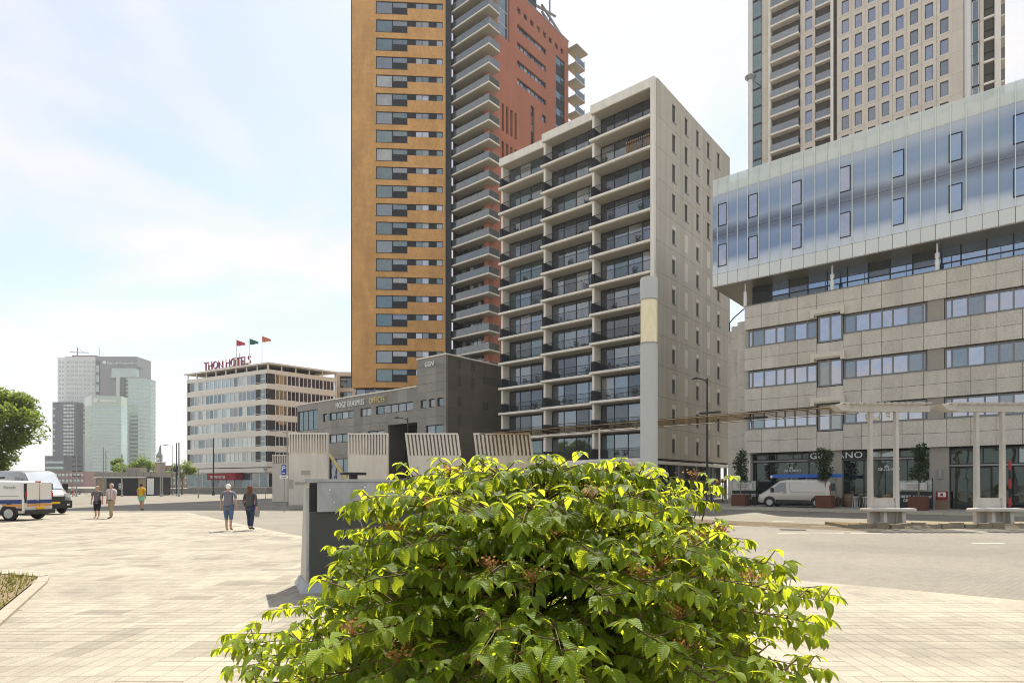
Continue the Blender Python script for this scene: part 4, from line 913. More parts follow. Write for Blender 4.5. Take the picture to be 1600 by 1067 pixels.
for px, d, yy in ((1143, 29.5, 645), (1217, 28, 653)):
    z = 1.7 + (757 - yy) * d / 952; xx = at(px, d)[0]
    link('luminaire', boxmesh(1.0, .28, .07, m_dark), can, (xx - ca.x - .5, d - ca.y, z), ang)
# pergolas with benches
m_pg = mat('pergola_concrete', (0.53, 0.505, 0.455), .75, .08, 2, bump=.15, stain=(1.5, .15, .4))
pg = thing('pergola', 'white concrete pergola frame with bench in front of the shop, nearer the street trees', 'pergola', (15.2, 24.95, .1), 0, 'pergolas on the tram island')
for sx in (-1, 1):
    b = MB(); b.rings([[(sx * .53 - .07 * k, -.09 * k, z), (sx * .53 + .07 * k, -.09 * k, z), (sx * .53 + .07 * k, .09, z), (sx * .53 - .07 * k, .09, z)] for z, k in ((0, 1.15), (1.2, 1.1), (4.7, .8))], 0, False); b.build('column', m_pg, pg)
b = MB(); b.box(-1.75, 1.85, -.1, .12, 4.58, 4.82); b.prism([(-2.1, 4.86), (-1.78, 4.6), (-1.45, 4.6), (-1.45, 4.87)], -.2, .3); b.build('beam', m_pg, pg)
for i in range(13): link('roof_slat', boxmesh(.16, 2.2, .05, m_pg), pg, (-1.75 + i * .28, -.35, 4.885 + .0 * i), 0)
b = MB(); b.prism([(-.62, 0), (.62, 0), (.5, .9), (-.5, .9)], -.06, .08); b.build('infill', m_pg, pg)
b = MB(); b.box(-.415, .415, -.05, .07, .9, 1.05); b.build('cross_rail', m_pg, pg)
b = MB()
n = 20; rr = []
for zq, ins in ((.52, .02), (.54, 0), (.62, 0), (.65, .03)): rr.append([((1.02 - ins) * max(-1, min(1, 1.25 * math.cos(2 * math.pi * k / n))), -.32 + (.28 - ins) * max(-1, min(1, 1.3 * math.sin(2 * math.pi * k / n))), zq) for k in range(n)])
b.rings(rr, 0, True); se = b.build('bench_seat', m_pg, pg)
for xx in (-.2, .55): b = MB(); b.rings([[(xx - .07, -.5, 0), (xx + .07, -.5, 0), (xx + .07, -.2, 0), (xx - .07, -.2, 0)], [(xx - .04, -.42, .52), (xx + .1, -.42, .52), (xx + .1, -.2, .52), (xx - .04, -.2, .52)]], 0, False); b.build('bench_leg', m_pg, pg)
copy_tree(pg, None, (19.55, 24.95, .1), 0, 'white concrete pergola frame with bench at the right edge of the view')
# grey metal cabinet behind the bush
m_steel = mat('weathered_steel', (0.36, 0.38, 0.385), .5, .08, 2.5, metal=.1, bump=.05, stain=(2.5, .25, .5)); m_dpan = mat('dark_cabinet_panel', (0.05, 0.055, 0.05), .5, .12, 3); m_side = mat('cabinet_side', (0.42, 0.4, 0.34), .5, .1, 3)
cb_ = thing('metal_cabinet', 'large grey and black metal cabinet with sloping end left of the bush', 'cabinet', (-3.22, 9.55, 0), R(24))
Lc = 3.9
b = MB(); b.rings([[(0, .02, .14), (Lc, .02, .14), (Lc, 1.05, .14), (0, 1.05, .14)], [(.05, .1, 1.72), (Lc - .05, .1, 1.72), (Lc - .05, .98, 1.72), (.05, .98, 1.72)]], 0, False); b.build('body', m_side, cb_)
b = MB(); b.rings([[(-.1, -.08, 0), (Lc + .1, -.08, 0), (Lc + .1, 1.16, 0), (-.1, 1.16, 0)], [(-.02, 0, .15), (Lc + .02, 0, .15), (Lc + .02, 1.07, .15), (-.02, 1.07, .15)]], 0, False); b.build('base_plinth', m_steel, cb_)
b = MB(); b.face([(.04, -.004, .18), (Lc - .04, -.004, .18), (Lc - .06, .05, 1.26), (.06, .05, 1.26)]); b.build('dark_panel', m_dpan, cb_)
b = MB(); b.box(.16, Lc - .04, -.0, .06, 1.27, 1.74); b.build('upper_panel', m_steel, cb_); link('slot', boxmesh(.11, .02, .46, m_black), cb_, (.05, .045, 1.27)); link('corner_trim', boxmesh(.04, .02, 1.45, m_steel), cb_, (.0, .03, .2))
b = MB(); b.box(-.03, Lc + .03, -.02, 1.06, 1.745, 1.79); b.build('lid', m_steel, cb_)
for xx, zz_ in ((.35, 1.62), (.9, 1.66), (1.3, 1.5), (.42, 1.42)): b = MB(); b.lathe([(.012, 0), (.012, .01)], 8); q = b.build('rivet', m_ltr, cb_, (xx, -.005, zz_)); q.rotation_euler = (R(90), 0, 0)
b = MB(); b.lathe([(.13, 0), (.13, 1.75)], 12); b.lathe([(.27, 1.55), (.27, 1.6)], 14); b.lathe([(.3, 1.92), (.3, 1.98)], 14); b.lathe([(.1, 1.75), (.1, 1.93)], 10)
tag(b.build('vent_stack', m_black, None, at(552, 14)), 'black round vent stack behind the metal cabinet', 'vent')
# parking sign
ps = thing('parking_sign', 'blue parking sign on a thin grey pole beside the concrete screen', 'sign', at(444, 37.6))
b = MB(); b.tube([(0, 0, 0), (0, 0, 2.95)], .03, 8); b.build('pole', m_grey, ps)
m_sblue = mat('sign_blue', (0.01, 0.06, 0.34), .4, .03)
link('sign_plate', boxmesh(.3, .02, .62, m_sblue), ps, (-.15, -.06, 2.3)); link('letter', textmesh('P', .42, .01, m_ltr, 'CENTER'), ps, (0, -.07, 2.56)); link('sub_plate', boxmesh(.5, .02, .14, m_ltr), ps, (-.25, -.06, 2.1)); link('sub_plate_arrow', boxmesh(.34, .012, .035, m_black), ps, (-.17, -.075, 2.155)); link('stripe', boxmesh(.16, .012, .04, m_ltr), ps, (-.08, -.075, 2.4))
# lamp posts and masts
def lamp(px, d, zt, arm, label, m=m_dark, r=.07, name='street_lamp', loc=None):
    o = thing(name, label, 'lamp post', loc or at(px, d), 0)
    b = MB(); b.tube([(0, 0, 0), (0, 0, zt * .5), (0, 0, zt)], [r, r * .85, r * .6], 8); b.lathe([(r * 1.8, 0), (r * 1.8, .5), (r * 1.1, .6)], 8); b.build('pole', m, o)
    if arm:
        b = MB(); b.tube([(0, 0, zt - .45), (arm * .12, 0, zt - .15), (arm * .5, 0, zt - .02), (arm * .75, 0, zt)], r * .45, 6); b.build('arm', m, o)
        b = MB(); s_ = 1 if arm > 0 else -1; b.prism([(arm * .62, zt - .06), (arm, zt - .09), (arm, zt - .02), (arm * .8, zt + .05), (arm * .62, zt + .03)][::s_], -.14, .14); b.build('lamp_head', m, o)
    return o
lamp(1105, 45, 9.55, -1.1, 'dark street lamp in front of the white apartment block side wall', r=.1)
lamp(333.5, 98, 9.2, 0, 'dark slim lamp post in front of the hotel entrance', r=.13)
lamp(448.5, 62, 7.2, -1.7, 'grey street lamp with a long arm before the hotel corner', m=m_grey)
lamp(637, 60, 8.3, -1.3, 'dark street lamp in front of the dark office entrance', r=.08)
for px, d, zt, r, lb in ((251, 88, 7.4, .16, 'thick grey mast right of the kiosk'), (276, 92, 8.0, .14, 'tall dark mast beside the hotel corner, left of a pair'), (279.5, 88, 7.8, .17, 'thick grey mast beside the hotel corner, right of a pair'), (161.5, 92, 7.3, .12, 'thin grey mast behind the kiosk, left of a pair'), (165.5, 92, 6.9, .12, 'thin grey mast behind the kiosk, right of a pair'), (190.5, 86, 6.0, .15, 'grey mast standing in front of the kiosk'), (119.5, 88, 6.2, .14, 'grey mast left of the kiosk near the parked bicycles'), (115.5, 95, 6.0, .1, 'thin mast with lamps left of the kiosk'), (254, 90, 3.4, .12, 'short grey post beside the thick mast'), (310, 78, 3.6, .11, 'short pale post in front of the hotel windows'), (415, 70, 3.9, .05, 'thin pole with a small sign before the hotel')):
    o = thing('mast', lb, 'mast', at(px, d)); b = MB(); r *= .62; b.tube([(0, 0, 0), (0, 0, zt)], [r, r * .85], 8); b.build('pole', m_grey if 'dark' not in lb else m_dark, o); b = MB(); b.lathe([(r * 1.5, 0), (r * 1.5, .3), (r, .35)], 8); b.build('base', m_grey, o)
    if 'lamps' in lb: [link('lamp', boxmesh(1.3, .3, .1, m_dark), o, (-.2, -.15, 3 + .75 * i)) for i in range(5)]
    if 'sign' in lb: link('sign_plate', boxmesh(.4, .03, .5, m_grey), o, (-.2, -.09, 3.3))
o = lamp(270, 100, 8.2, -1.5, 'grey street lamp with curved arm left of the hotel', m=m_grey)
# kiosk
m_kpan = mat('kiosk_tan_panel', (0.3, 0.24, 0.16), .7, .05); m_kgr = mat('kiosk_grey', (0.28, 0.26, 0.22), .7, .06)
ks = thing('kiosk', 'low grey tram stop kiosk with black roller doors beyond the plaza', 'kiosk', at(150, 95)); f = Face(ks)
W_ = 9.1
f.box('wall', 0, W_, .1, 4.5, 0, 2.9, m_dark)
for xa, xb, mm in ((.15, 1.4, m_kpan), (6.6, 7.8, m_kpan), (7.95, 9.0, m_whitemetal)): f.box('wall_panel', xa, xb, .0, .1, .15, 2.7, mm)
for xa, xb in ((1.5, 3.6), (4.2, 6.5)): f.box('roller_door', xa, xb, .02, .1, .1, 2.65, m_black)
f.box('poster', 3.55, 4.2, -.02, .02, 1.0, 1.9, m_whitemetal)
for q in range(9): f.box('poster_mark', 3.6 + .19 * (q % 3) + .05 * (q // 3 % 2), 3.72 + .19 * (q % 3) + .05 * (q // 3 % 2), -.03, -.021, 1.05 + .27 * (q // 3), 1.2 + .27 * (q // 3), m_black)
f.box('eaves', -.2, 7.9, -.3, 4.6, 2.75, 2.9, m_whitemetal); f.box('roof_band', -.1, W_ + .1, -.2, 4.6, 2.9, 3.65, m_kgr); f.box('roof_box', 4.0, 6.2, 1, 3, 3.65, 4.4, m_kgr)
for i in range(8): f.box('band_joint', .9 + 1.1 * i, .94 + 1.1 * i, -.21, -.2, 2.92, 3.64, m_gap)
# bicycles on the quay
m_bike = mat('bicycle_paint', (0.05, 0.05, 0.055), .5, .3, 2); b = MB()
for x in (-.55, .55):
    n = 14; ring = [(x + .34 * math.cos(2 * math.pi * k / n), 0, .35 + .34 * math.sin(2 * math.pi * k / n)) for k in range(n + 1)]; b.tube(ring, .025, 5, cap=False)
b.tube([(-.55, 0, .35), (-.2, 0, .8), (.35, 0, .85), (-.1, 0, .32), (-.55, 0, .35)], .025, 5); b.tube([(-.1, 0, .32), (-.22, 0, .95)], .025, 5); b.tube([(.55, 0, .35), (.36, 0, 1.0), (.3, -.25, 1.03)], .02, 5); b.tube([(.36, 0, 1.0), (.3, .25, 1.03)], .02, 5); b.box(-.34, -.1, -.07, .07, .95, 1.0)
bm_ = b.mesh('bicycle', m_bike)
for i in range(14):
    px = 88 + i * 4.6 if i < 10 else 256 + (i - 10) * 5.2
    tag(link('bicycle', bm_, None, at(px, 104 + (i * 7 % 5)), 1.1 + .5 * (i % 3)), 'dark parked bicycle in the row left of the kiosk' if i < 10 else 'dark parked bicycle between the masts right of the kiosk', 'bicycle', 'bicycles left of the kiosk' if i < 10 else 'bicycles right of the kiosk')
# low quay wall
b = MB(); b.box(-95, -38, 0, .4, 0, .9); tag(b.build('quay_wall', m_kgr, None, (0, 125, 0)), 'low grey quay wall beyond the kiosk', 'wall')
# ---------------------------------------------------------------- shop terrace
m_rust = mat('corten_steel', (0.12, 0.045, 0.026), .8, .2, 4, bump=.2); m_bark = mat('bark', (0.2, 0.17, 0.12), .9, .15, 6); m_tleaf = leafmat('street_tree_leaf', (0.035, 0.07, 0.02), (.06, .1, .02), .3)
def leafcloud(b, blobs, n, size, mi, rg, squash=1):
    for _ in range(n):
        cx, cy, cz, r = rg.choice(blobs)
        v = Vector((rg.gauss(0, 1), rg.gauss(0, 1), rg.gauss(0, 1))).normalized() * r * (rg.random() ** .35); v.z *= squash
        c = Vector((cx, cy, cz)) + v; d = Vector((rg.uniform(-1, 1), rg.uniform(-1, 1), rg.uniform(-.8, .5))).normalized() * size * rg.uniform(.6, 1.3); w = d.cross(Vector((rg.uniform(-1, 1), rg.uniform(-1, 1), 1))).normalized() * d.length * .45
        b.face([c - d, c + w, c + d, c - w], mi)
for i, (px, d, lb) in enumerate(((1157, 45.2, 'clipped young tree in a rusty steel planter left of the silver van'), (1289, 41.2, 'clipped young tree in a rusty steel planter at the rear of the silver van'), (1435, 37.6, 'clipped young tree in a rusty steel planter behind the left pergola'))):
    p = at(px, d, .125); o = thing('planter_tree', lb, 'planter tree', p, R(GR), 'street trees in rusty planters'); rg = random.Random(20 + i)
    b = MB(); b.rings([[(sx * .5, sy * .5, z) for sx, sy in ((-1, -1), (1, -1), (1, 1), (-1, 1))] for z in (0, .85)], 0, False, cap=False); b.rings([[(sx * .47, sy * .47, z) for sx, sy in ((-1, -1), (1, -1), (1, 1), (-1, 1))] for z in (.02, .78)], 0, False); b.rings([[(sx * k, sy * k, .85) for sx, sy in ((-1, -1), (1, -1), (1, 1), (-1, 1))] for k in (.5, .47)], 0, False, cap=False); b.build('planter', m_rust, o)
    b = MB(); b.tube([(0, 0, .7), (.03, .02, 1.8), (-.02, 0, 3.9)], [.05, .04, .02], 7)
    for q in range(6): a = q * 1.05; b.tube([(0, 0, 2.0 + .25 * q), (.4 * math.cos(a), .4 * math.sin(a), 2.5 + .26 * q)], .015, 5)
    b.build('trunk', m_bark, o)
    b = MB(); leafcloud(b, [(rg.uniform(-.25, .25), rg.uniform(-.25, .25), 2.0 + .17 * q, .42 - .02 * abs(q - 5)) for q in range(12)], 1500, .09, 0, rg); b.build('crown', m_tleaf, o)
m_ban = mat('green_black_banner', (0.02, 0.028, 0.026), .6, .06); m_tsheet = mat('white_sheet', (.6, .59, .56), .6)
def terrace(px0, px1, d0, d1, lines, small, label, z0=.12):
    a, c_ = Vector(at(px0, d0, z0)), Vector(at(px1, d1, z0)); L_ = (c_ - a).length; o = thing('terrace_screen', label, 'screen', a, math.atan2(c_.y - a.y, c_.x - a.x), 'terrace wind screens of the shop')
    link('banner', boxmesh(L_, .05, 1.1, m_ban), o, (0, 0, .05)); link('glass', boxmesh(L_, .02, .7, g_rail), o, (0, .015, 1.16))
    for q in (0, L_ - .05): link('post', boxmesh(.05, .06, 2.0, m_dark), o, (q, .06, 0))
    link('notice', boxmesh(L_ * .8, .02, .48, m_tsheet), o, (L_ * .06, -.03, 1.25))
    for i, t in enumerate(lines): link('lettering', textmesh(t, .25, .01, m_ltr, 'CENTER'), o, (L_ / 2, -.02, .72 - .25 * i))
    for i, t in enumerate(small): link('notice_lettering', textmesh(t, .14, .01, m_gbrick, 'CENTER'), o, (L_ * .46, -.045, 1.52 - .17 * i))
    return o
terrace(1144, 1181, 46.2, 45.2, ['COFFEE TO GO', 'TAKE OUT'], ['MEALS & BAR', 'DAILY FRESH'], 'dark terrace screen reading COFFEE TO GO beside the silver van')
terrace(1404, 1456, 40.2, 38.4, ['ORDER & PICK UP', 'GIULIANO.IT'], ['MEALS & BAR', 'DAILY FRESH'], 'dark terrace screen reading ORDER & PICK UP behind the left pergola')
m_barrel = mat('barrel_oak', (0.23, 0.15, 0.09), .7, .15, 6, (1, 1, .3)); m_hoop = mat('barrel_hoop', (.1, .1, .1), .5)
for px, d, lb in ((1327, 43.2, 'oak barrel by the brick pier of the shop front'), (1386, 40.9, 'oak barrel standing between the pergola columns')):
    o = thing('barrel', lb, 'barrel', at(px, d, .125), 0, 'oak barrels at the shop'); b = MB(); b.lathe([(.29, 0), (.35, .25), (.37, .45), (.35, .65), (.29, .9), (.27, .9), (.27, .86)], 16); b.build('staves', m_barrel, o)
    for z, r in ((.12, .325), (.3, .364), (.6, .364), (.78, .325)): b = MB(); b.lathe([(r, z), (r, z + .05)], 16, cap=False); b.build('hoop', m_hoop, o)
o = thing('barrel_lying', 'dark oak barrel lying on its side behind the silver van', 'barrel', at(1306, 43.6, .52), R(GR)); b = MB(); b.lathe([(.3, -.45), (.37, -.1), (.37, .1), (.3, .45)], 16); q = b.build('staves', mat('barrel_dark', (.1, .055, .03), .7), o); q.rotation_euler = (R(90), 0, 0)
o = thing('hydrant_cabinet', 'red fire cabinet on a wooden crate by the entrance', 'cabinet', at(1471, 38.6, .125), R(GR)); m_fr = mat('fire_red', (.26, .015, .015), .5)
link('crate', boxmesh(.66, .5, .6, m_barrel), o, (-.33, 0, 0)); link('case', boxmesh(.6, .3, .55, m_fr), o, (-.3, .05, .61)); link('label_plate', boxmesh(.42, .01, .3, m_ltr), o, (-.2, .04, .8)); link('symbol', boxmesh(.14, .01, .16, m_fr), o, (-.06, .028, .87))
o = thing('terrace_table', 'black bar table with metal stools behind the left pergola', 'table', at(1350, 42.2, .125), R(GR)); b = MB(); b.tube([(0, 0, 0), (0, 0, 1.05)], .04, 6); b.lathe([(.35, 1.05), (.35, 1.09)], 14); b.lathe([(.25, 0), (.25, .03)], 12); b.build('table', m_dark, o)
for i in range(5): a = i * 1.256; b = MB(); b.lathe([(.17, .72), (.17, .76)], 10); [b.tube([(.16 * math.cos(t), .16 * math.sin(t), 0), (.1 * math.cos(t), .1 * math.sin(t), .72)], .015, 5) for t in (0, 1.57, 3.14, 4.71)]; b.build('stool', m_whitemetal, o, (.6 * math.cos(a), .6 * math.sin(a), 0))
o = thing('barrier', 'red and white striped barrier at the side of the white block', 'barrier', at(1112, 56), R(GR + 90)); m_bred = mat('barrier_red', (.45, .03, .03), .6)
for i in range(6): link('stripe', boxmesh(.5, .05, .35, m_bred if i % 2 else m_ltr), o, (i * .5, 0, 1.9))
for xx in (.1, 2.8): link('post', boxmesh(.06, .05, 1.9, m_dark), o, (xx, .06, 0))
o = thing('cycle_rack', 'thin metal cycle rack on the pavement left of the terrace screen', 'rack', at(1134, 47.5, .125), R(GR)); b = MB()
for q in (0, .7): b.tube([(q, 0, 0), (q, 0, .75), (q + .08, 0, .85), (q + .42, 0, .85), (q + .5, 0, .75), (q + .5, 0, 0)], .025, 6)
b.build('hoops', m_grey, o)
o = thing('striped_pole', 'red and black striped pole beside the entrance behind the right pergola', 'pole', at(1578, 33), 0)
for i in range(6): b = MB(); b.lathe([(.06, .5 * i), (.06, .5 * i + .5)], 8); b.build('band', m_bred if i % 2 else m_black, o)
o = thing('orange_car', 'orange car glimpsed between the two leaning screens', 'car', at(722, 56), R(8)); m_or = mat('orange_paint', (.5, .08, .02), .3, .03, 2, spec=.6)
b = MB(); prof = [(-.0, .35), (0, .8), (.5, 1.0), (1.1, 1.45), (2.4, 1.5), (3.2, 1.05), (4.0, .9), (4.1, .35)]; b.prism([(x, z) for x, z in prof][::-1], 0, 1.7); b.build('body', m_or, o); b = MB(); b.prism([(.8, 1.03), (3.0, 1.05), (2.35, 1.42), (1.2, 1.4)], -.01, 1.71); b.build('windows', g_dark, o)
for xx in (.8, 3.2): b = MB(); b.lathe([(.2, -.02), (.32, 0), (.32, .18), (.2, .2)], 14); q = b.build('wheel', m_black, o, (xx, .2, .32)); q.rotation_euler = (R(90), 0, 0)
# ================================================================ vans
m_tyre = mat('tyre_rubber', (0.02, 0.02, 0.02), .8, .1, 5); m_rim = mat('wheel_rim', (.4, .4, .4), .35, .05, metal=.6); m_lens = mat('headlamp_lens', (.6, .62, .65), .15, .03, spec=.8); m_red_l = mat('tail_lamp', (.35, .02, .02), .25); m_plate = mat('yellow_plate', (.7, .42, .02), .5, .03)
def wheel(o, x, y, r, side):
    b = MB(); b.lathe([(r * .62, -.1), (r * .9, -.11), (r, -.07), (r, .07), (r * .9, .11), (r * .62, .1)], 24); w = b.build('wheel', m_tyre, o, (x, y, r)); w.rotation_euler = (R(90), 0, 0)
    b = MB(); b.lathe([(r * .64, -.108), (r * .58, -.09), (r * .2, -.085), (r * .15, -.11), (.02, -.112)], 16); rm = b.build('rim', m_rim, w); rm.rotation_euler = (0, 0, 0) if side > 0 else (R(180), 0, 0)
def vanbody(st, m):
    b = MB(); rs = []
    for x, z0, zs, zt, wb, ws, wt in st:
        h = [(-wb, z0), (-ws, z0 + .12), (-ws, zs), (-(ws * .45 + wt * .55), zs + (zt - zs) * .6), (-wt, zt - .07), (-wt + .12, zt)]
        rs.append([(x, y, z) for y, z in h] + [(x, -y, z) for y, z in reversed(h)])
    b.rings(rs, 0, True)
    return b
def side_y(st, x, z):
    for i in range(len(st) - 1):
        if st[i][0] <= x <= st[i + 1][0]:
            t = (x - st[i][0]) / (st[i + 1][0] - st[i][0]); q = [a + (c - a) * t for a, c in zip(st[i], st[i + 1])]; break
    else: q = st[-1]
    _, z0, zs, zt, wb, ws, wt = q
    if z <= zs: return ws
    zm, wm = zs + (zt - zs) * .6, ws * .45 + wt * .55
    return ws + (wm - ws) * (z - zs) / (zm - zs) if z < zm else wm + (wt - wm) * min(1, (z - zm) / max(.01, zt - .07 - zm))
def sidepoly(o, st, pts, sgn, m, name, off=.008):
    b = MB(); p = [(x, sgn * (side_y(st, x, z) + off), z) for x, z in pts]; b.face(p if sgn < 0 else p[::-1]); return b.build(name, m, o)
def smooth_mod(o):
    pass
m_silver = mat('silver_paint', (0.50, 0.47, 0.41), .32, .03, 1, metal=.25, spec=.6); m_wpaint = mat('white_van_paint', (0.68, 0.66, 0.61), .3, .02, 1, spec=.6); m_gpaint = mat('dark_grey_paint', (.33, .33, .32), .25, .02, metal=.35, spec=.6); m_trim = mat('black_trim', (.025, .025, .025), .6); g_car = glass('car_glass', (.03, .035, .04), .12)
def van(name, label, loc, rot, st, paint, near, doors, trim_h=.55, wheels=(1.45, -1.65), wr=.33, hub=True):
    o = thing(name, label, 'van', loc, rot); ws = max(s_[5] for s_ in st)
    vanbody(st, paint).build('body', paint, o)
    for wx_ in wheels:
        for sg in (-1, 1):
            b = MB(); n = 20; b.face([(wx_ + (wr + .09) * math.cos(2 * math.pi * k / n), sg * (ws + .004), max(.3, wr + .02 + (wr + .09) * math.sin(2 * math.pi * k / n))) for k in (range(n) if sg < 0 else range(n, 0, -1))]); b.build('wheel_arch', m_trim, o)
            wheel(o, wx_, sg * (ws - .07), wr, sg)
    b = MB(); b.box(wheels[1] + wr + .1, wheels[0] - wr - .1, -ws - .012, ws + .012, .27, .27 + trim_h * .45); b.build('sill_trim', m_trim, o)
    return o
# silver van with ladder: +x is the nose
st = [(-2.38, .42, 1.0, 1.78, .84, .90, .76), (-2.3, .32, 1.0, 1.88, .86, .94, .8), (-1.6, .28, 1.0, 1.92, .88, .95, .82), (.3, .28, 1.0, 1.93, .88, .95, .82), (.85, .28, .98, 1.86, .88, .95, .8), (1.35, .28, .97, 1.53, .88, .95, .78), (1.85, .28, .92, 1.15, .88, .94, .72), (2.2, .3, .8, .96, .84, .88, .64), (2.36, .36, .66, .8, .74, .76, .5), (2.4, .42, .55, .66, .6, .62, .4)]
p = at(1243.5, 43.2, .125)
sv = van('silver_van', 'silver delivery van with a blue ladder on its roof parked before the shop', p, R(180 + GR), st, m_silver, 1, None, wheels=(1.5, -1.6))
for sg in (-1, 1):
    sidepoly(sv, st, [(.42, 1.1), (1.48, 1.02), (1.42, 1.16), (.95, 1.62), (.75, 1.72), (.42, 1.74)], sg, g_car, 'side_window', .03)
    for x0, x1 in ((.3, .325), (-2.2, -2.18)):
        sidepoly(sv, st, [(x0, .45), (x1, .45), (x1, 1.75), (x0, 1.75)], sg, m_gap, 'door_seam', .006)
    sidepoly(sv, st, [(-2.1, 1.02), (.05, 1.02), (.05, 1.05), (-2.1, 1.05)], sg, m_gap, 'panel_crease', .006); sidepoly(sv, st, [(-2.1, 1.7), (.1, 1.7), (.1, 1.715), (-2.1, 1.715)], sg, m_gap, 'panel_crease', .006); sidepoly(sv, st, [(.05, 1.05), (.2, 1.3), (.2, 1.7), (.18, 1.7), (.18, 1.3), (.02, 1.05)], sg, m_gap, 'panel_crease', .006)
    link('door_handle', boxmesh(.16, .05, .05, m_trim), sv, (.42, sg * .96 - .025, 1.0)); link('mirror', boxmesh(.12, .2, .26, m_trim), sv, (1.28, .9 if sg > 0 else -1.1, 1.1)); link('headlight', boxmesh(.3, .2, .16, m_lens), sv, (2.0, sg * .68 - .1, .72))
    link('tail_light', boxmesh(.06, .12, .7, m_red_l), sv, (-2.4, sg * .82 - .06, .85))
b = MB(); b.face([(1.02, -.68, 1.79), (1.85, -.72, 1.175), (1.85, .72, 1.175), (1.02, .68, 1.79)]); b.build('windscreen', g_car, sv)
link('front_bumper', boxmesh(.25, 1.5, .25, m_trim), sv, (2.2, -.75, .32)); link('rear_window', boxmesh(.02, 1.3, .5, g_car), sv, (-2.39, -.65, 1.15)); link('rear_bumper', boxmesh(.15, 1.7, .2, m_trim), sv, (-2.5, -.85, .4))
b = MB(); [b.box(x, x + .05, -.7, .7, 1.93, 2.0) for x in (-1.9, -.9, .1)]; b.build('roof_rack', m_rim, sv)
m_lad = mat('ladder_blue', (.03, .12, .45), .5, .08)
ld = thing('ladder', 'long blue ladder lying on the roof of the silver van', 'ladder', (p[0], p[1], p[2] + 2.02), R(180 + GR))
for y in (.25, .6): link('rail', boxmesh(4.5, .06, .24, m_lad), ld, (-3.1, y, .04))
for i in range(15): link('rung', boxmesh(.04, .4, .04, m_lad), ld, (-2.95 + .3 * i, .24, .14))
link('end_cap', boxmesh(.12, .46, .18, m_ltr), ld, (1.4, .22, .04))
# white parcel van, rear towards the right
st = [(-2.2, .42, 1.0, 1.75, .8, .86, .74), (-2.14, .34, 1.0, 1.86, .84, .9, .78), (0, .3, 1.0, 1.9, .84, .9, .78), (1.0, .3, 1.0, 1.8, .84, .9, .76), (1.6, .3, .95, 1.2, .84, .9, .7), (2.1, .32, .8, .95, .78, .84, .6), (2.2, .4, .6, .75, .6, .66, .5)]
rc = (-22.75 - 2.2, 28.4 + .88, .013)
pv = van('parcel_van', 'white parcel van with a blue and orange stripe, seen from behind at the left edge', rc, R(180), st, m_wpaint, 1, None, wheels=(1.4, -1.52), wr=.34)
m_navy = mat('navy_stripe', (.02, .045, .16), .4); m_orange = mat('orange_stripe', (.6, .25, .05), .4); m_cream = mat('cream_stripe', (.65, .5, .25), .4)
for sg in (1, -1):
    sidepoly(pv, st, [(-2.12, .78), (.9, .78), (.9, .95), (-2.12, .99)], sg, m_navy, 'stripe', .006); sidepoly(pv, st, [(-2.12, .62), (-1.2, .7), (-1.2, .76), (-2.12, .76)], sg, m_orange, 'stripe', .006); sidepoly(pv, st, [(-2.12, .45), (-1.7, .5), (-1.9, .6), (-2.12, .6)], sg, m_trim, 'lower_trim', .006)
    sidepoly(pv, st, [(-1.95, 1.15), (-.3, 1.15), (-.3, 1.165), (-1.95, 1.165)], sg, m_gap, 'panel_crease', .006); link('corner_trim', boxmesh(.06, .1, .9, m_trim), pv, (-2.235, sg * .81 - .05, .84)); link('tail_light', boxmesh(.03, .085, .3, m_red_l), pv, (-2.255, sg * .81 - .043, 1.1))
q = link('side_lettering', textmesh('Parcels', .2, .006, m_frame), pv, (-1.25, .895, 1.5), R(180))
link('rear_door', boxmesh(.04, .72, 1.35, m_wpaint), pv, (-2.25, .04, .45)); link('rear_door', boxmesh(.04, .72, 1.35, m_wpaint), pv, (-2.25, -.76, .45)); link('rear_stripe', boxmesh(.02, 1.5, .17, m_navy), pv, (-2.265, -.75, .8)); link('rear_stripe', boxmesh(.02, 1.5, .1, m_orange), pv, (-2.266, -.75, .67)); link('number_plate', boxmesh(.03, .52, .12, m_plate), pv, (-2.29, -.3, .52)); link('brake_light', boxmesh(.05, .3, .06, m_red_l), pv, (-2.2, -.15, 1.8)); link('rear_bumper', boxmesh(.14, 1.7, .2, m_trim), pv, (-2.36, -.85, .3)); link('door_handle', boxmesh(.05, .16, .06, m_rim), pv, (-2.29, .1, .93))
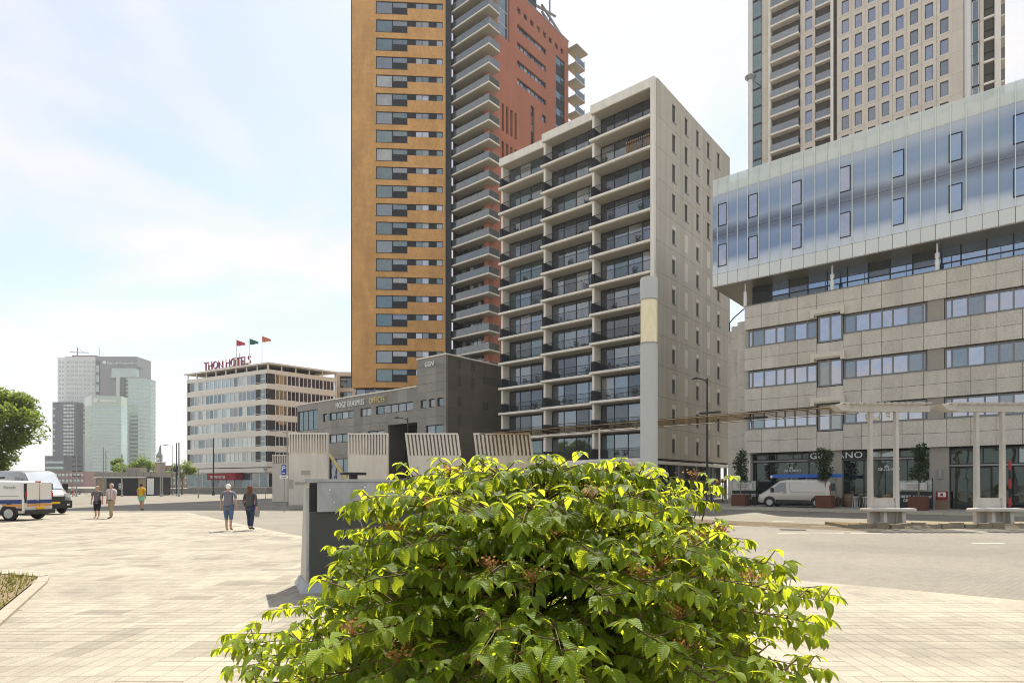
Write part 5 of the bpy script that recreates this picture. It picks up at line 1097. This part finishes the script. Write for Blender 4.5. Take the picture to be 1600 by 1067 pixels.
# tall dark grey van behind it
st = [(-2.7, .45, 1.2, 2.35, .9, .98, .84), (-2.6, .36, 1.2, 2.48, .92, 1.02, .88), (.9, .34, 1.2, 2.5, .92, 1.02, .88), (1.3, .34, 1.2, 2.4, .92, 1.02, .86), (1.9, .34, 1.2, 1.75, .92, 1.02, .84), (2.2, .34, 1.12, 1.4, .92, 1.0, .78), (2.6, .36, 1.0, 1.22, .88, .96, .7), (2.75, .4, .8, 1.0, .8, .88, .6)]
hd = math.atan2(-.42, .91); fx, fy = -26.0, 34.6
tv = van('tall_van', 'tall silver grey van with black bumper behind the white parcel van', (fx - 2.75 * math.cos(hd), fy - 2.75 * math.sin(hd), .013), hd, st, m_gpaint, -1, None, wheels=(1.75, -1.9), wr=.36)
for sg in (-1, 1):
    sidepoly(tv, st, [(.75, 1.3), (1.95, 1.28), (1.9, 1.45), (1.4, 2.05), (.75, 2.15)], sg, g_car, 'side_window', .03); link('mirror', boxmesh(.14, .24, .4, m_trim), tv, (1.75, .98 if sg > 0 else -1.22, 1.35)); link('headlight', boxmesh(.35, .26, .22, m_lens), tv, (2.36, sg * .74 - .13, .95)); sidepoly(tv, st, [(-2.3, 1.4), (-.3, 1.4), (-.3, 2.15), (-2.3, 2.15)], sg, m_gap, 'side_panel', .004); link('fog_light', boxmesh(.05, .14, .1, m_lens), tv, (2.78, sg * .7 - .07, .5))
b = MB(); b.face([(1.34, -.76, 2.38), (1.92, -.8, 1.8), (2.2, -.78, 1.44), (2.2, .78, 1.44), (1.92, .8, 1.8), (1.34, .76, 2.38)]); b.build('windscreen', glass('van_windscreen', (.3, .33, .33), .35), tv)
b = MB(); b.box(2.45, 2.82, -.92, .92, .35, .78); b.build('front_bumper', m_trim, tv)
for i in range(4): link('grille_bar', boxmesh(.04, 1.1, .045, m_trim), tv, (2.77, -.55, .8 + .06 * i))
link('number_plate', boxmesh(.02, .52, .12, m_plate), tv, (2.83, -.26, .6))

# ================================================================ people
def skinmesh(verts, edges, root, name):
    me = bpy.data.meshes.new(name); me.from_pydata([v[:3] for v in verts], edges, [])
    o = bpy.data.objects.new(name, me)
    md = o.modifiers.new('s', 'SKIN'); md.use_smooth_shade = True
    if not me.skin_vertices: raise RuntimeError('no skin layer')
    for i, v in enumerate(verts): me.skin_vertices[0].data[i].radius = (v[3], v[4] if len(v) > 4 else v[3]); me.skin_vertices[0].data[i].use_root = (i == root)
    sb = o.modifiers.new('b', 'SUBSURF'); sb.levels = 1; sb.render_levels = 1
    r = evalmesh(o); r.name = name; bpy.data.meshes.remove(me)
    for p_ in r.polygons: p_.use_smooth = True
    return r
def person(label, loc, rot, h, top, bottom, shoe, hair, skin, sleeve='short', legs='long', hairst='short', stride=.14, build=1.0, vest=None, shirt_len=.0, bag=None, swing=1):
    o = thing('person', label, 'person', loc, rot); s = h / 1.70; st_ = stride
    A = [(0, 0, .93, .1 * build, .08 * build), (0, 0, 1.1, .1 * build, .08 * build), (0, -.005, 1.3, .125 * build, .085 * build), (0, .0, 1.42, .11, .08), (0, -.005, 1.49, .05, .05), (0, -.02, 1.57, .068, .078), (0, -.015, 1.645, .06, .075)]
    E = [(0, 1), (1, 2), (2, 3), (3, 4), (4, 5), (5, 6)]
    for sg in (-1, 1):
        k = len(A); fw_ = -sg * st_ * .55 * swing
        A += [(sg * .185 * build, 0, 1.385, .058, .055), (sg * .22 * build, .02 + fw_ * .4, 1.13, .045, .042), (sg * .25 * build, -.04 + fw_, .9, .031, .03), (sg * .25 * build, -.055 + fw_ * 1.1, .82, .036, .018)]
        E += [(3, k), (k, k + 1), (k + 1, k + 2), (k + 2, k + 3)]
        for q in range(4):
            A += [(sg * .25 * build, -.09 + fw_ * 1.1 + .024 * q, .80, .011, .011), (sg * .245 * build, -.095 + fw_ * 1.1 + .026 * q, .74 - .006 * abs(q - 1), .009, .009)]; E += [(k + 3, len(A) - 2), (len(A) - 2, len(A) - 1)]
        A += [(sg * .235 * build, -.09 + fw_ * 1.1, .84, .012, .012), (sg * .225 * build, -.115 + fw_ * 1.1, .80, .01, .01)]; E += [(k + 2, len(A) - 2), (len(A) - 2, len(A) - 1)]
    J = {}
    for sg in (-1, 1):
        k = len(A); g_ = sg * st_
        lift = .0 if sg > 0 else .04 * (st_ > .05)
        A += [(sg * .092, 0, .86, .075 * build, .08 * build), (sg * .1, -.03 - g_ * .55, .49, .06, .062), (sg * .1, .0 - g_, .1 + lift, .038, .042), (sg * .105, -.10 - g_, .045 + lift * .3, .04, .03), (sg * .108, -.17 - g_, .035, .035, .025)]
        E += [(0, k), (k, k + 1), (k + 1, k + 2), (k + 2, k + 3), (k + 3, k + 4)]; J[sg] = A[k:k + 5]
    A = [(v[0] * s, v[1] * s, v[2] * s) + tuple(r * s for r in v[3:]) for v in A]
    me = skinmesh(A, E, 0, 'body'); me.materials.append(skin); link('body', me, o)
    def cl(vs, es, name, m, root=0): vs = [(v[0] * s, v[1] * s, v[2] * s, v[3] * s, (v[4] if len(v) > 4 else v[3]) * s) for v in vs]; q = skinmesh(vs, es, root, name); q.materials.append(m); link(name, q, o)
    B_ = build
    V = [(0, 0, .8 - shirt_len, .15 * B_, .125 * B_), (0, 0, .93 - shirt_len, .168 * B_, .135 * B_), (0, 0, 1.12, .15 * B_, .115 * B_), (0, -.005, 1.3, .165 * B_, .12 * B_), (0, 0, 1.425, .115, .085)]; Ed = [(0, 1), (1, 2), (2, 3), (3, 4)]
    for sg in (-1, 1):
        fw_ = -sg * st_ * .55 * swing; k = len(V); V += [(sg * .185 * B_, 0, 1.385, .075, .07), (sg * .228 * B_, .015 + fw_ * .3, 1.17, .066 if sleeve == 'short' else .058, .06)]; Ed += [(4, k), (k, k + 1)]
        if sleeve == 'long': V += [(sg * .25 * B_, -.04 + fw_, .9, .045, .042)]; Ed += [(k + 1, k + 2)]
    cl(V, Ed, 'shirt', top)
    V = [(0, 0, 1.04, .14 * B_, .11 * B_)]; Ed = []
    for sg in (-1, 1):
        j = J[sg]; k = len(V); V += [(j[0][0], j[0][1], .86, .103 * B_, .108 * B_)]; Ed += [(0, k)]
        zk = {'shorts': .58, 'capri': .36, 'long': .1}[legs]
        if legs == 'shorts': V += [(sg * .1, -.02 - sg * st_ * .45, .56, .1, .1)]; Ed += [(k, k + 1)]
        else:
            V += [(sg * .1, -.03 - sg * st_ * .55, .49, .076, .08)]; t = (.49 - zk) / (.49 - .1); V += [(sg * .1, -.03 - sg * st_ * .55 + (.03 - sg * st_ * .45) * t, max(zk, .12), .062, .066)]; Ed += [(k, k + 1), (k + 1, k + 2)]
    cl(V, Ed, 'trousers', bottom)
    for sg in (-1, 1):
        j = J[sg]; cl([(j[2][0], j[2][1], j[2][2] - .03, .045), (j[3][0], j[3][1], j[3][2], .05, .036), (j[4][0], j[4][1] - .03, j[4][2], .042, .03)], [(0, 1), (1, 2)], 'shoe', shoe)
    b = MB(); rg = random.Random(len(label)); n = 12
    lo = {'short': 1.56, 'long': 1.33, 'cap': 1.6}[hairst]; prof = []
    for z in [1.735, 1.72, 1.69, 1.65, 1.6, 1.56] + ([1.5, 1.42, 1.33] if hairst == 'long' else []):
        r = max(.01, .098 * math.sqrt(max(.0, 1 - ((z - 1.635) / .102) ** 2))) if z > 1.6 else .1 if hairst == 'long' else .085
        fr = .02 if z > 1.66 else .075
        ring = []
        for k in range(n):
            a = 2 * math.pi * k / n; yy = r * math.sin(a) * 1.08; yy = max(yy, -r + fr); ring.append((r * math.cos(a) * (1 + .1 * (rg.random() - .5)) * s, (yy + .0 + .01) * s, z * s))
        prof.append(ring)
    b.rings(prof[::-1], 0, True); b.build('hair', hair, o)
    b = MB()
    for sg in (-1, 1): b.box(sg * .03 - .012, sg * .03 + .012, -.1, -.094, 1.612, 1.622, 1); b.box(sg * .078 - .012, sg * .078 + .012, -.02, .02, 1.575, 1.635, 0)
    b.prism([(-.012, 1.57), (.012, 1.57), (.006, 1.61), (-.006, 1.61)], -.122, -.09, 0); b.box(-.025, .025, -.1, -.092, 1.535, 1.545, 2)
    for i, v in enumerate(b.v): b.v[i] = tuple(c * s for c in v)
    b.build('face', [skin, m_black, m_red_l], o)
    if vest:
        V = [(0, .01, .86, .175, .13), (0, .01, 1.1, .165, .125), (0, .01, 1.3, .175, .128), (0, .02, 1.4, .13, .09)]; cl(V, [(0, 1), (1, 2), (2, 3)], 'waistcoat', vest); link('shirt_front', boxmesh(.11 * s, .012, .5 * s, top), o, (-.055 * s, -.148 * s, .95 * s))
        link('belt', boxmesh(.24 * s, .012, .03 * s, m_black), o, (-.12 * s, -.15 * s, .9 * s))
    if bag: b = MB(); b.rings([[(x * .7, y * .6, .45) for x, y in ((-.1, -.04), (.1, -.04), (.1, .04), (-.1, .04))], [(x, y, .72) for x, y in ((-.1, -.04), (.1, -.04), (.1, .04), (-.1, .04))]], 0, False); b.build('bag', bag, o, (-.27 * s, -.02, .03))
    return o
sk = mat('skin', (0.5, 0.29, 0.2), .6, .04, 5)
cm = lambda n, c, v=.1, sc_=8: mat(n, c, .85, v, sc_)
jeans = cm('blue_jeans', (.08, .13, .22)); djeans = cm('dark_jeans', (.025, .04, .085)); blk = cm('black_cloth', (.012, .012, .014)); shoeb = cm('black_shoe', (.015, .015, .015)); shoet = cm('tan_shoe', (.35, .25, .17)); 
person('white-haired person in a grey T-shirt and cropped jeans walking away', gnd(357, 829)[:2] + (.013,), R(180 + 8), 1.68, cm('grey_tee', (.16, .16, .19)), jeans, shoet, cm('white_hair', (.75, .72, .65)), sk, 'short', 'capri', 'short', .1, 1.18, shirt_len=.06)
person('person with long red-brown hair, dark grey cardigan and jeans walking away', gnd(391, 828)[:2] + (.013,), R(180 - 6), 1.63, cm('charcoal_cardigan', (.07, .075, .08)), djeans, shoeb, cm('auburn_hair', (.13, .05, .025)), sk, 'long', 'long', 'long', .1, 1.08, shirt_len=.08, bag=cm('grey_bag', (.3, .3, .3)))
person('fair-haired person in a dark patterned blouse and black cropped trousers', gnd(152, 810)[:2] + (.013,), R(12), 1.6, cm('patterned_blouse', (.13, .11, .13), .5, 14), blk, shoet, cm('blond_hair', (.5, .38, .24)), sk, 'short', 'capri', 'short', .08, 1.15, shirt_len=.06)
person('grey-haired person in a maroon waistcoat and khaki trousers walking this way', gnd(174, 810)[:2] + (.013,), R(-6), 1.72, cm('pale_shirt', (.5, .44, .44)), cm('khaki_trousers', (.34, .27, .17)), shoeb, cm('grey_hair', (.55, .48, .4)), sk, 'short', 'long', 'short', .17, 1.15, vest=cm('maroon_vest', (.17, .09, .08)))
person('person in a yellow T-shirt and mint green shorts walking away', gnd(221, 797)[:2] + (-.008,), R(180), 1.75, cm('yellow_tee', (.62, .35, .02)), cm('mint_shorts', (.25, .6, .45)), shoeb, cm('dark_hair', (.03, .025, .02)), sk, 'short', 'shorts', 'short', .1, 1.12)
person('small far person in red near the parked bicycles', gnd(113, 776)[:2] + (-.008,), R(160), 1.62, cm('white_top', (.5, .45, .45)), cm('red_skirt', (.4, .04, .05)), shoeb, cm('dark_hair_2', (.05, .03, .02)), sk, 'short', 'shorts', 'short', .05, 1.0)

# ================================================================ trees
def tree(name, label, loc, th, tr, blobs, n, size, m, seed, limbs=9):
    o = thing(name, label, 'tree', loc, 0); rg = random.Random(seed); b = MB(); b.tube([(0, 0, 0), (.1, .05, th * .5), (-.05, 0, th)], [tr, tr * .8, tr * .65], 10)
    for cx, cy, cz, r in rg.sample(blobs, min(limbs, len(blobs))): z0 = th * rg.uniform(.6, 1); b.tube([(0, 0, z0), (cx * .5, cy * .5, (z0 + cz) / 2 + .2), (cx, cy, cz)], [tr * .4, tr * .25, tr * .08], 6)
    b.build('trunk', m_bark, o); b = MB(); leafcloud(b, blobs, n, size, 0, rg, .8); b.build('crown', m, o); return o
m_lf1 = leafmat('plane_leaf', (0.11, 0.155, 0.03), (.28, .36, .05), .46, .35); m_lf2 = leafmat('bright_leaf', (0.13, 0.18, 0.035), (.26, .36, .06), .45, .35)
rg = random.Random(2); bl = []
for i in range(60):
    a, e = rg.random() * 6.28, rg.random(); r = 4.3 * math.sqrt(1 - (2 * e - 1) ** 2) ** .8; r *= 1.2; bl.append((r * math.cos(a) * rg.uniform(.45, 1), r * math.sin(a) * rg.uniform(.45, 1), 2.9 + e * 6.8, rg.uniform(1.0, 1.6)))
tree('street_tree', 'large dense green tree behind the vans at the left edge', (at(-44, 52)[0], 52, 0), 3.6, .28, bl, 34000, .17, m_lf1, 4)
for px, d, zs, lb, nb in ((212, 101, 4.2, 'bright green pollarded tree behind the kiosk', 16), (200, 108, 4.3, 'bright green tree directly behind the left half of the kiosk', 9), (232, 104, 3.8, 'small bright green tree behind the right end of the kiosk', 8), (284, 104, 3.6, 'bright green tree between the masts and the hotel', 11)):
    rg = random.Random(px); bl = [(rg.uniform(-2.1, 2.1), rg.uniform(-1.3, 1.3), zs + rg.uniform(-.4, 1.9), rg.uniform(.6, 1.05)) for i in range(nb)]
    tree('plane_tree', lb, at(px, d), zs, .16, bl, 3600, .15, m_lf2, px, 12)['group'] = 'bright trees round the kiosk'

# ================================================================ the bush in front
m_lf = leafmat('viburnum_leaf', (0.1, 0.165, 0.018), (.58, .64, .035), .56, .42, .5, veins=True); m_twig = mat('twig', (.11, .07, .035), .8, .1, 20); m_flower = leafmat('faded_blossom', (.36, .17, .06), (.4, .2, .06), .3, .4, .7)
bu = thing('viburnum_bush', 'large leafy viburnum bush with drooping pleated leaves and faded orange blossom', 'bush', (.14, 3.35, 0))
def leafgeo(L_, W_, curl, fold):
    """one leaf along +x: pointed oval, folded on its midrib, drooping at the tip"""
    pr_ = [(0, .0), (.1, .42), (.3, .92), (.5, 1.0), (.7, .78), (.87, .4), (1, 0)]; v = []; fc = []
    for t, w in pr_:
        x = t * L_; z = -curl * t * t * L_; hw = w * W_ / 2; rip = .0
        v += [(x, -hw, z + fold * hw), (x, 0, z), (x, hw, z + fold * hw)]
    for i in range(len(pr_) - 1):
        a = i * 3; c = a + 3
        fc += [(a, c, c + 1, a + 1), (a + 1, c + 1, c + 2, a + 2)]
    uv = []
    for i in range(len(pr_) - 1):
        t0, t1 = pr_[i][0], pr_[i + 1][0]; w0, w1 = pr_[i][1], pr_[i + 1][1]
        uv += [(t0, -w0), (t1, -w1), (t1, 0), (t0, 0), (t0, 0), (t1, 0), (t1, w1), (t0, w0)]
    return v, fc, uv
LV = [leafgeo(.088, .048, .35, .35), leafgeo(.078, .044, .55, .3), leafgeo(.095, .05, .2, .45), leafgeo(.066, .04, .45, .4), leafgeo(.05, .026, .3, .5)]
LM = []
for v, fc, uv in LV:
    me = bpy.data.meshes.new('leaf'); me.from_pydata(v, [], fc); me.uv_layers.new(name='leaf').data.foreach_set('uv', [c for q in uv for c in q]); me.materials.append(m_lf); me.polygons.foreach_set('use_smooth', [True] * len(fc)); LM.append(me)
rg = random.Random(31)
def rad(z):
    pts = [(0, 1.3), (.4, 1.6), (.9, 1.74), (1.1, 1.66), (1.25, 1.4), (1.42, 1.2), (1.58, 1.1), (1.68, 1.05), (1.76, .9), (1.82, .6), (1.86, .2), (1.9, .05)]
    for (a, ra), (c, rc_) in zip(pts, pts[1:]):
        if a <= z <= c: return ra + (rc_ - ra) * (z - a) / (c - a)
    return .05
def lop(a, z):
    c = math.cos(a)
    if c > 0: return 1 + .1 * c * max(0, 1 - abs(z - 1.24) / .2) - .16 * c * max(0, min(1, (1.08 - z) / .15))
    return 1 + c * (.05 if z > 1.15 else .05 * max(0, (z - .85) / .3))
inst = []; twigs = MB(); flow = MB()
def mtx(pos, ax, up):
    ax = ax.normalized(); y = up.cross(ax); y = y.normalized() if y.length > 1e-4 else Vector((0, 1, 0)); z = ax.cross(y); return Matrix(((ax.x, y.x, z.x, pos.x), (ax.y, y.y, z.y, pos.y), (ax.z, y.z, z.z, pos.z), (0, 0, 0, 1)))
nb = 0
for tier in range(11):
    zt = .3 + tier * .15
    nbr = 50 if zt < 1.6 else 38
    for bi in range(nbr):
        a = 2 * math.pi * (bi + rg.random() * .9) / nbr + tier * .7
        z1 = zt + rg.uniform(-.04, .035); Rr = rad(min(1.84, z1)) * rg.uniform(.62, 1.07) * lop(a, z1) * (1 + .10 * math.sin(2 * a + tier * 2.1) + .08 * math.sin(3 * a + tier * 1.3))
        hi, lo_ = (.36 if z1 > 1.5 else .44 if z1 > 1.36 else .56), (-.3 if z1 > 1.22 else -.34 if z1 > 1.05 else -.5)     # lopsided outline: fuller to the lower left and right
        while not lo_ * rg.uniform(.9, 1.03) < (.14 + Rr * math.cos(a)) / (3.35 + Rr * math.sin(a) * .95) < hi * rg.uniform(.9, 1.03): Rr *= .95
        if math.sin(a) > .35 and rg.random() < .55: continue
        dr = Vector((math.cos(a), math.sin(a) * .95, 0)); zs = z1 - .12 - Rr * .14; P = []
        for q in range(9): t = q / 8; P.append(Vector((dr.x * Rr * t, dr.y * Rr * t, zs + (z1 - zs) * math.sin(min(1, t * 1.2) * 1.57) - .06 * t ** 3 + rg.uniform(-.008, .008))))
        twigs.tube(P, [.008 - .0065 * q / 8 for q in range(9)], 5)
        side = dr.cross(Vector((0, 0, 1))); s0 = .22
        nl = max(4, int(Rr * .8 / .034))
        for q in range(nl):
            t = s0 + (1 - s0) * (q + .5) / nl; i = min(7, int(t * 8)); p_ = P[i].lerp(P[i + 1], t * 8 - i)
            for sg in (-1, 1):
                if rg.random() < .1: continue
                ax = side * sg * rg.uniform(.5, 1.0) + dr * rg.uniform(.15, .75) + Vector((0, 0, -rg.uniform(.15, 1.0))); up = Vector((0, 0, 1)) + dr * .45 + Vector((rg.uniform(-.35, .35), rg.uniform(-.35, .35), 0))
                inst.append((mtx(p_ + side * sg * .012, ax, up), rg.choice((0, 0, 1, 2, 3)), rg.uniform(.5, 1.02)))
            if rg.random() < .32:       # short side shoot carrying a spray
                sd = (side * rg.choice((-1, 1)) + dr * .5 + Vector((0, 0, rg.uniform(.1, .9)))).normalized(); e = p_ + sd * rg.uniform(.06, .13); twigs.tube([p_, e], [.004, .002], 4)
                for k in range(4): an = k * 1.57 + rg.random(); ax = sd * .5 + (side * math.cos(an) + dr * math.sin(an)) * .9 + Vector((0, 0, -rg.uniform(.0, .7))); inst.append((mtx(e, ax, Vector((0, 0, 1)) + sd * .2), rg.choice((0, 1, 3, 4)), rg.uniform(.6, 1.05)))
        e = P[-1]
        for k in range(4): an = k * 1.57 + .7 + rg.random() * .5; ax = dr * (.6 + .5 * math.cos(an)) + side * math.sin(an) + Vector((0, 0, -rg.uniform(.1, .8))); inst.append((mtx(e, ax, Vector((0, 0, 1)) + dr * .3), rg.choice((0, 1, 3)), rg.uniform(.6, 1.05)))
        if rg.random() < .2 and z1 > .9:   # faded flower head
            c = P[7] + Vector((0, 0, .045))
            for k in range(46): v = Vector((rg.gauss(0, .03), rg.gauss(0, .03), rg.gauss(0, .011))); d = Vector((rg.uniform(-1, 1), rg.uniform(-1, 1), rg.uniform(-.5, 1))).normalized() * .007; w = d.orthogonal().normalized() * .006; flow.face([c + v - d, c + v + w, c + v + d, c + v - w])
            for k in range(10): v = Vector((rg.gauss(0, .028), rg.gauss(0, .028), 0)); flow.tube([P[7], c + v], .0013, 3)
# upright young shoots on top
for k in range(46):
    a = rg.random() * 6.28; r = rg.uniform(.1, .95); z = 1.72 - .12 * r; p_ = Vector((r * math.cos(a), r * math.sin(a) * .8, z)); e = p_ + Vector((rg.uniform(-.05, .05), rg.uniform(-.05, .05), rg.uniform(.05, .13))); twigs.tube([p_ - Vector((0, 0, .1)), e], [.004, .002], 4)
    for q in range(5): an = q * 2.4; ax = Vector((math.cos(an), math.sin(an), rg.uniform(-.3, .6))); inst.append((mtx(p_.lerp(e, q / 4), ax, Vector((0, 0, 1))), rg.choice((1, 3, 4)), rg.uniform(.55, .9)))
def nearness(it):
    p_ = it[0].translation + Vector((.14, 3.35, 0)); u, w = p_.x / p_.y, (1.7 - p_.z) / p_.y
    if abs(u) > .83 or w > .32: return 99
    r = math.hypot(p_.x - .14, p_.y - 3.35); front = r / max(.05, rad(min(1.88, p_.z)))
    return p_.length / it[2] + (3 if front < .75 or p_.y > 3.0 else 0)
inst.sort(key=nearness)
for M_, k, s_ in inst[:300]:
    o = link('leaf', LM[k], bu); o.matrix_local = M_ @ Matrix.Scale(s_, 4)
vv, ff, uu = [], [], []
for M_, k, s_ in inst[300:]:
    b0 = len(vv); v, fc, uv = LV[k]; uu += [c for q in uv for c in q]
    vv += [tuple(M_ @ (Vector(p_) * s_)) for p_ in v]; ff += [tuple(b0 + i for i in q) for q in fc]
me = bpy.data.meshes.new('foliage'); me.from_pydata(vv, [], ff); me.uv_layers.new(name='leaf').data.foreach_set('uv', uu); me.materials.append(m_lf); me.polygons.foreach_set('use_smooth', [True] * len(ff)); tag(link('foliage', me, bu), kind='stuff')
for a in range(7): twigs.tube([(.1 * math.cos(a), .1 * math.sin(a), 0), (.25 * math.cos(a * 1.3), .25 * math.sin(a * 1.3), .7), (.4 * math.cos(a * 1.5), .4 * math.sin(a * 1.5), 1.4)], [.03, .02, .01], 6)
twigs.build('branches', m_twig, bu); tag(flow.build('blossom', m_flower, bu), kind='stuff')

# ================================================================ summer haze
m_hz, t_ = newmat('haze_air'); pvn = t_.nodes.new('ShaderNodeVolumePrincipled'); pvn.inputs['Color'].default_value = (.92, .95, 1, 1); pvn.inputs['Density'].default_value = .00024; pvn.inputs['Anisotropy'].default_value = .2
on = t_.nodes.new('ShaderNodeOutputMaterial'); t_.links.new(pvn.outputs[0], on.inputs['Volume'])
b = MB(); b.box(-1520, 1520, -100, 1620, -1.01, 150); tag(b.build('haze', m_hz), kind='stuff')
bpy.data.scenes.remove(TMP)
